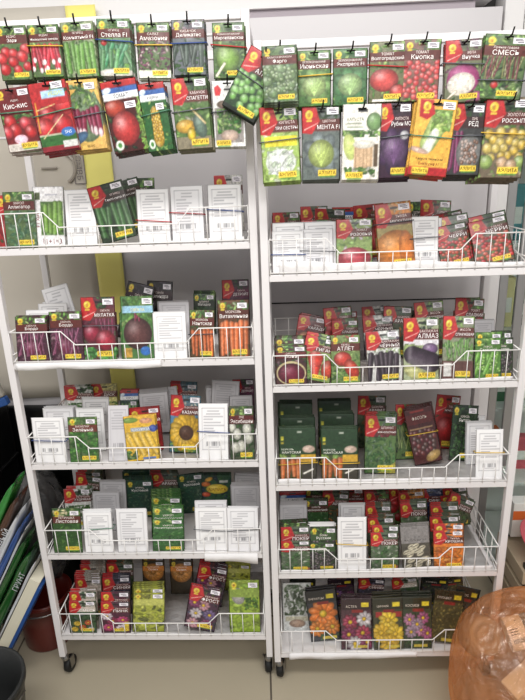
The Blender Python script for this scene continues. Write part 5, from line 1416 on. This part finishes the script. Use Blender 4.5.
d = ray(536, 660); t = 1.19 / d.y
BX, BY = d.x * t, 1.19
BM = Matrix.Translation((BX, BY, 0))
lump('plastic_carrier_bag', M['orangefilm'], (0, 0, .238), (.218, .172, .258), 12, 'bulging translucent orange plastic bag on the floor in front of the right rack', 'bag', BM, .07, .0015, 6)


def inbag(px, py, y):
    d = ray(px, py); t = y / d.y; return Vector((d.x * t, y, H + d.z * t))


M['pot'] = mat('beige_plastic_pot', (.66, .58, .50), .45, noise=.08)
M['potl'] = mat('white_card', (.90, .88, .85), .5, noise=.05)
M['ink'] = mat('black_ink', (.1, .1, .1), .5)
M['skein'] = mat('grey_fibre', (.30, .32, .33), .6, noise=.2)
p = inbag(487, 636, 1.20)
T_ = Matrix.Translation(p) @ Matrix.Rotation(R(48), 4, 'X')
b = MB(); b.lathe([(.001, .0), (.014, .0), (.016, -.003), (.028, -.003), (.030, .0), (.043, .0), (.047, -.005), (.052, -.04), (.056, -.075), (.054, -.075), (.049, -.04), (.043, -.010), (.001, -.010)], 48)
o = b.build('flower_pot', M['pot'], smooth=True); o.matrix_world = T_; tag(o, 'beige plastic flower pot lying bottom up inside the orange bag', 'flower pot')
p = inbag(528, 630, 1.175)
sk = empty('fibre_skein', Matrix.Translation(p) @ Matrix.Rotation(R(-14), 4, 'Y') @ Matrix.Rotation(R(-40), 4, 'X')); tag(sk, 'grey fibre skein with a white paper label inside the orange bag', 'skein')
b = MB()
for k in range(16):
    a = k / 16 * 2 * PI; b.tube([(x, .020 * math.sin(a) + .003 * math.sin(x * 90 + k), .032 * math.cos(a) + .003 * math.cos(x * 70 + k)) for x in [-.03 + .012 * j for j in range(11)]], .0075, 6)
b.build('fibre_strands', M['skein'], sk, smooth=True)
MB().lathe([(.0385, -.056), (.0395, -.056), (.0395, -.012), (.0385, -.012)], 32, Matrix.Rotation(PI / 2, 4, 'Y') @ Matrix.Diagonal((1.05, .78, 1, 1)), False).build('paper_label', M['potl'], sk, smooth=True)
b = MB()
rr = random.Random(2)
for k in range(3): b.box(-.052, -.030, -.0325, -.0318, .012 - k * .006, .014 - k * .006)
for k in range(8): b.box(-.05 + k * .004, -.048 + k * .004, -.0325, -.0318, -.02, -.010)
b.build('label_print', M['ink'], sk)
p = inbag(518, 690, 1.14)
bx = MB().box(-.05, .05, -.03, .03, -.03, .03).build('small_box', M['potl'], bevel=.003); bx.matrix_world = Matrix.Translation(p + Vector((.03, .02, 0))) @ Matrix.Rotation(R(20), 4, 'Z') @ Matrix.Rotation(R(-30), 4, 'Y'); tag(bx, 'small white box low inside the orange bag', 'box')

# ------------------------------------------------------------------ light
w = bpy.data.worlds.new('shop_light'); SC.world = w; w.use_nodes = True
w.node_tree.nodes['Background'].inputs[0].default_value = (.95, .97, 1, 1); w.node_tree.nodes['Background'].inputs[1].default_value = .42


def area(name, loc, rot, sx, sy, e, col=(1, .98, .95)):
    l = bpy.data.lights.new(name, 'AREA'); l.shape = 'RECTANGLE'; l.size, l.size_y = sx, sy; l.energy = e; l.color = col
    o = bpy.data.objects.new(name, l); C.objects.link(o); o.location = loc; o.rotation_euler = rot; return o


area('ceiling_lamp', (-.3, .35, 2.75), (R(20), 0, 0), 2.4, .35, 34)
area('ceiling_lamp', (.3, -1.2, 2.75), (R(35), 0, 0), 2.4, .5, 48)
bpy.data.objects.remove(_to)
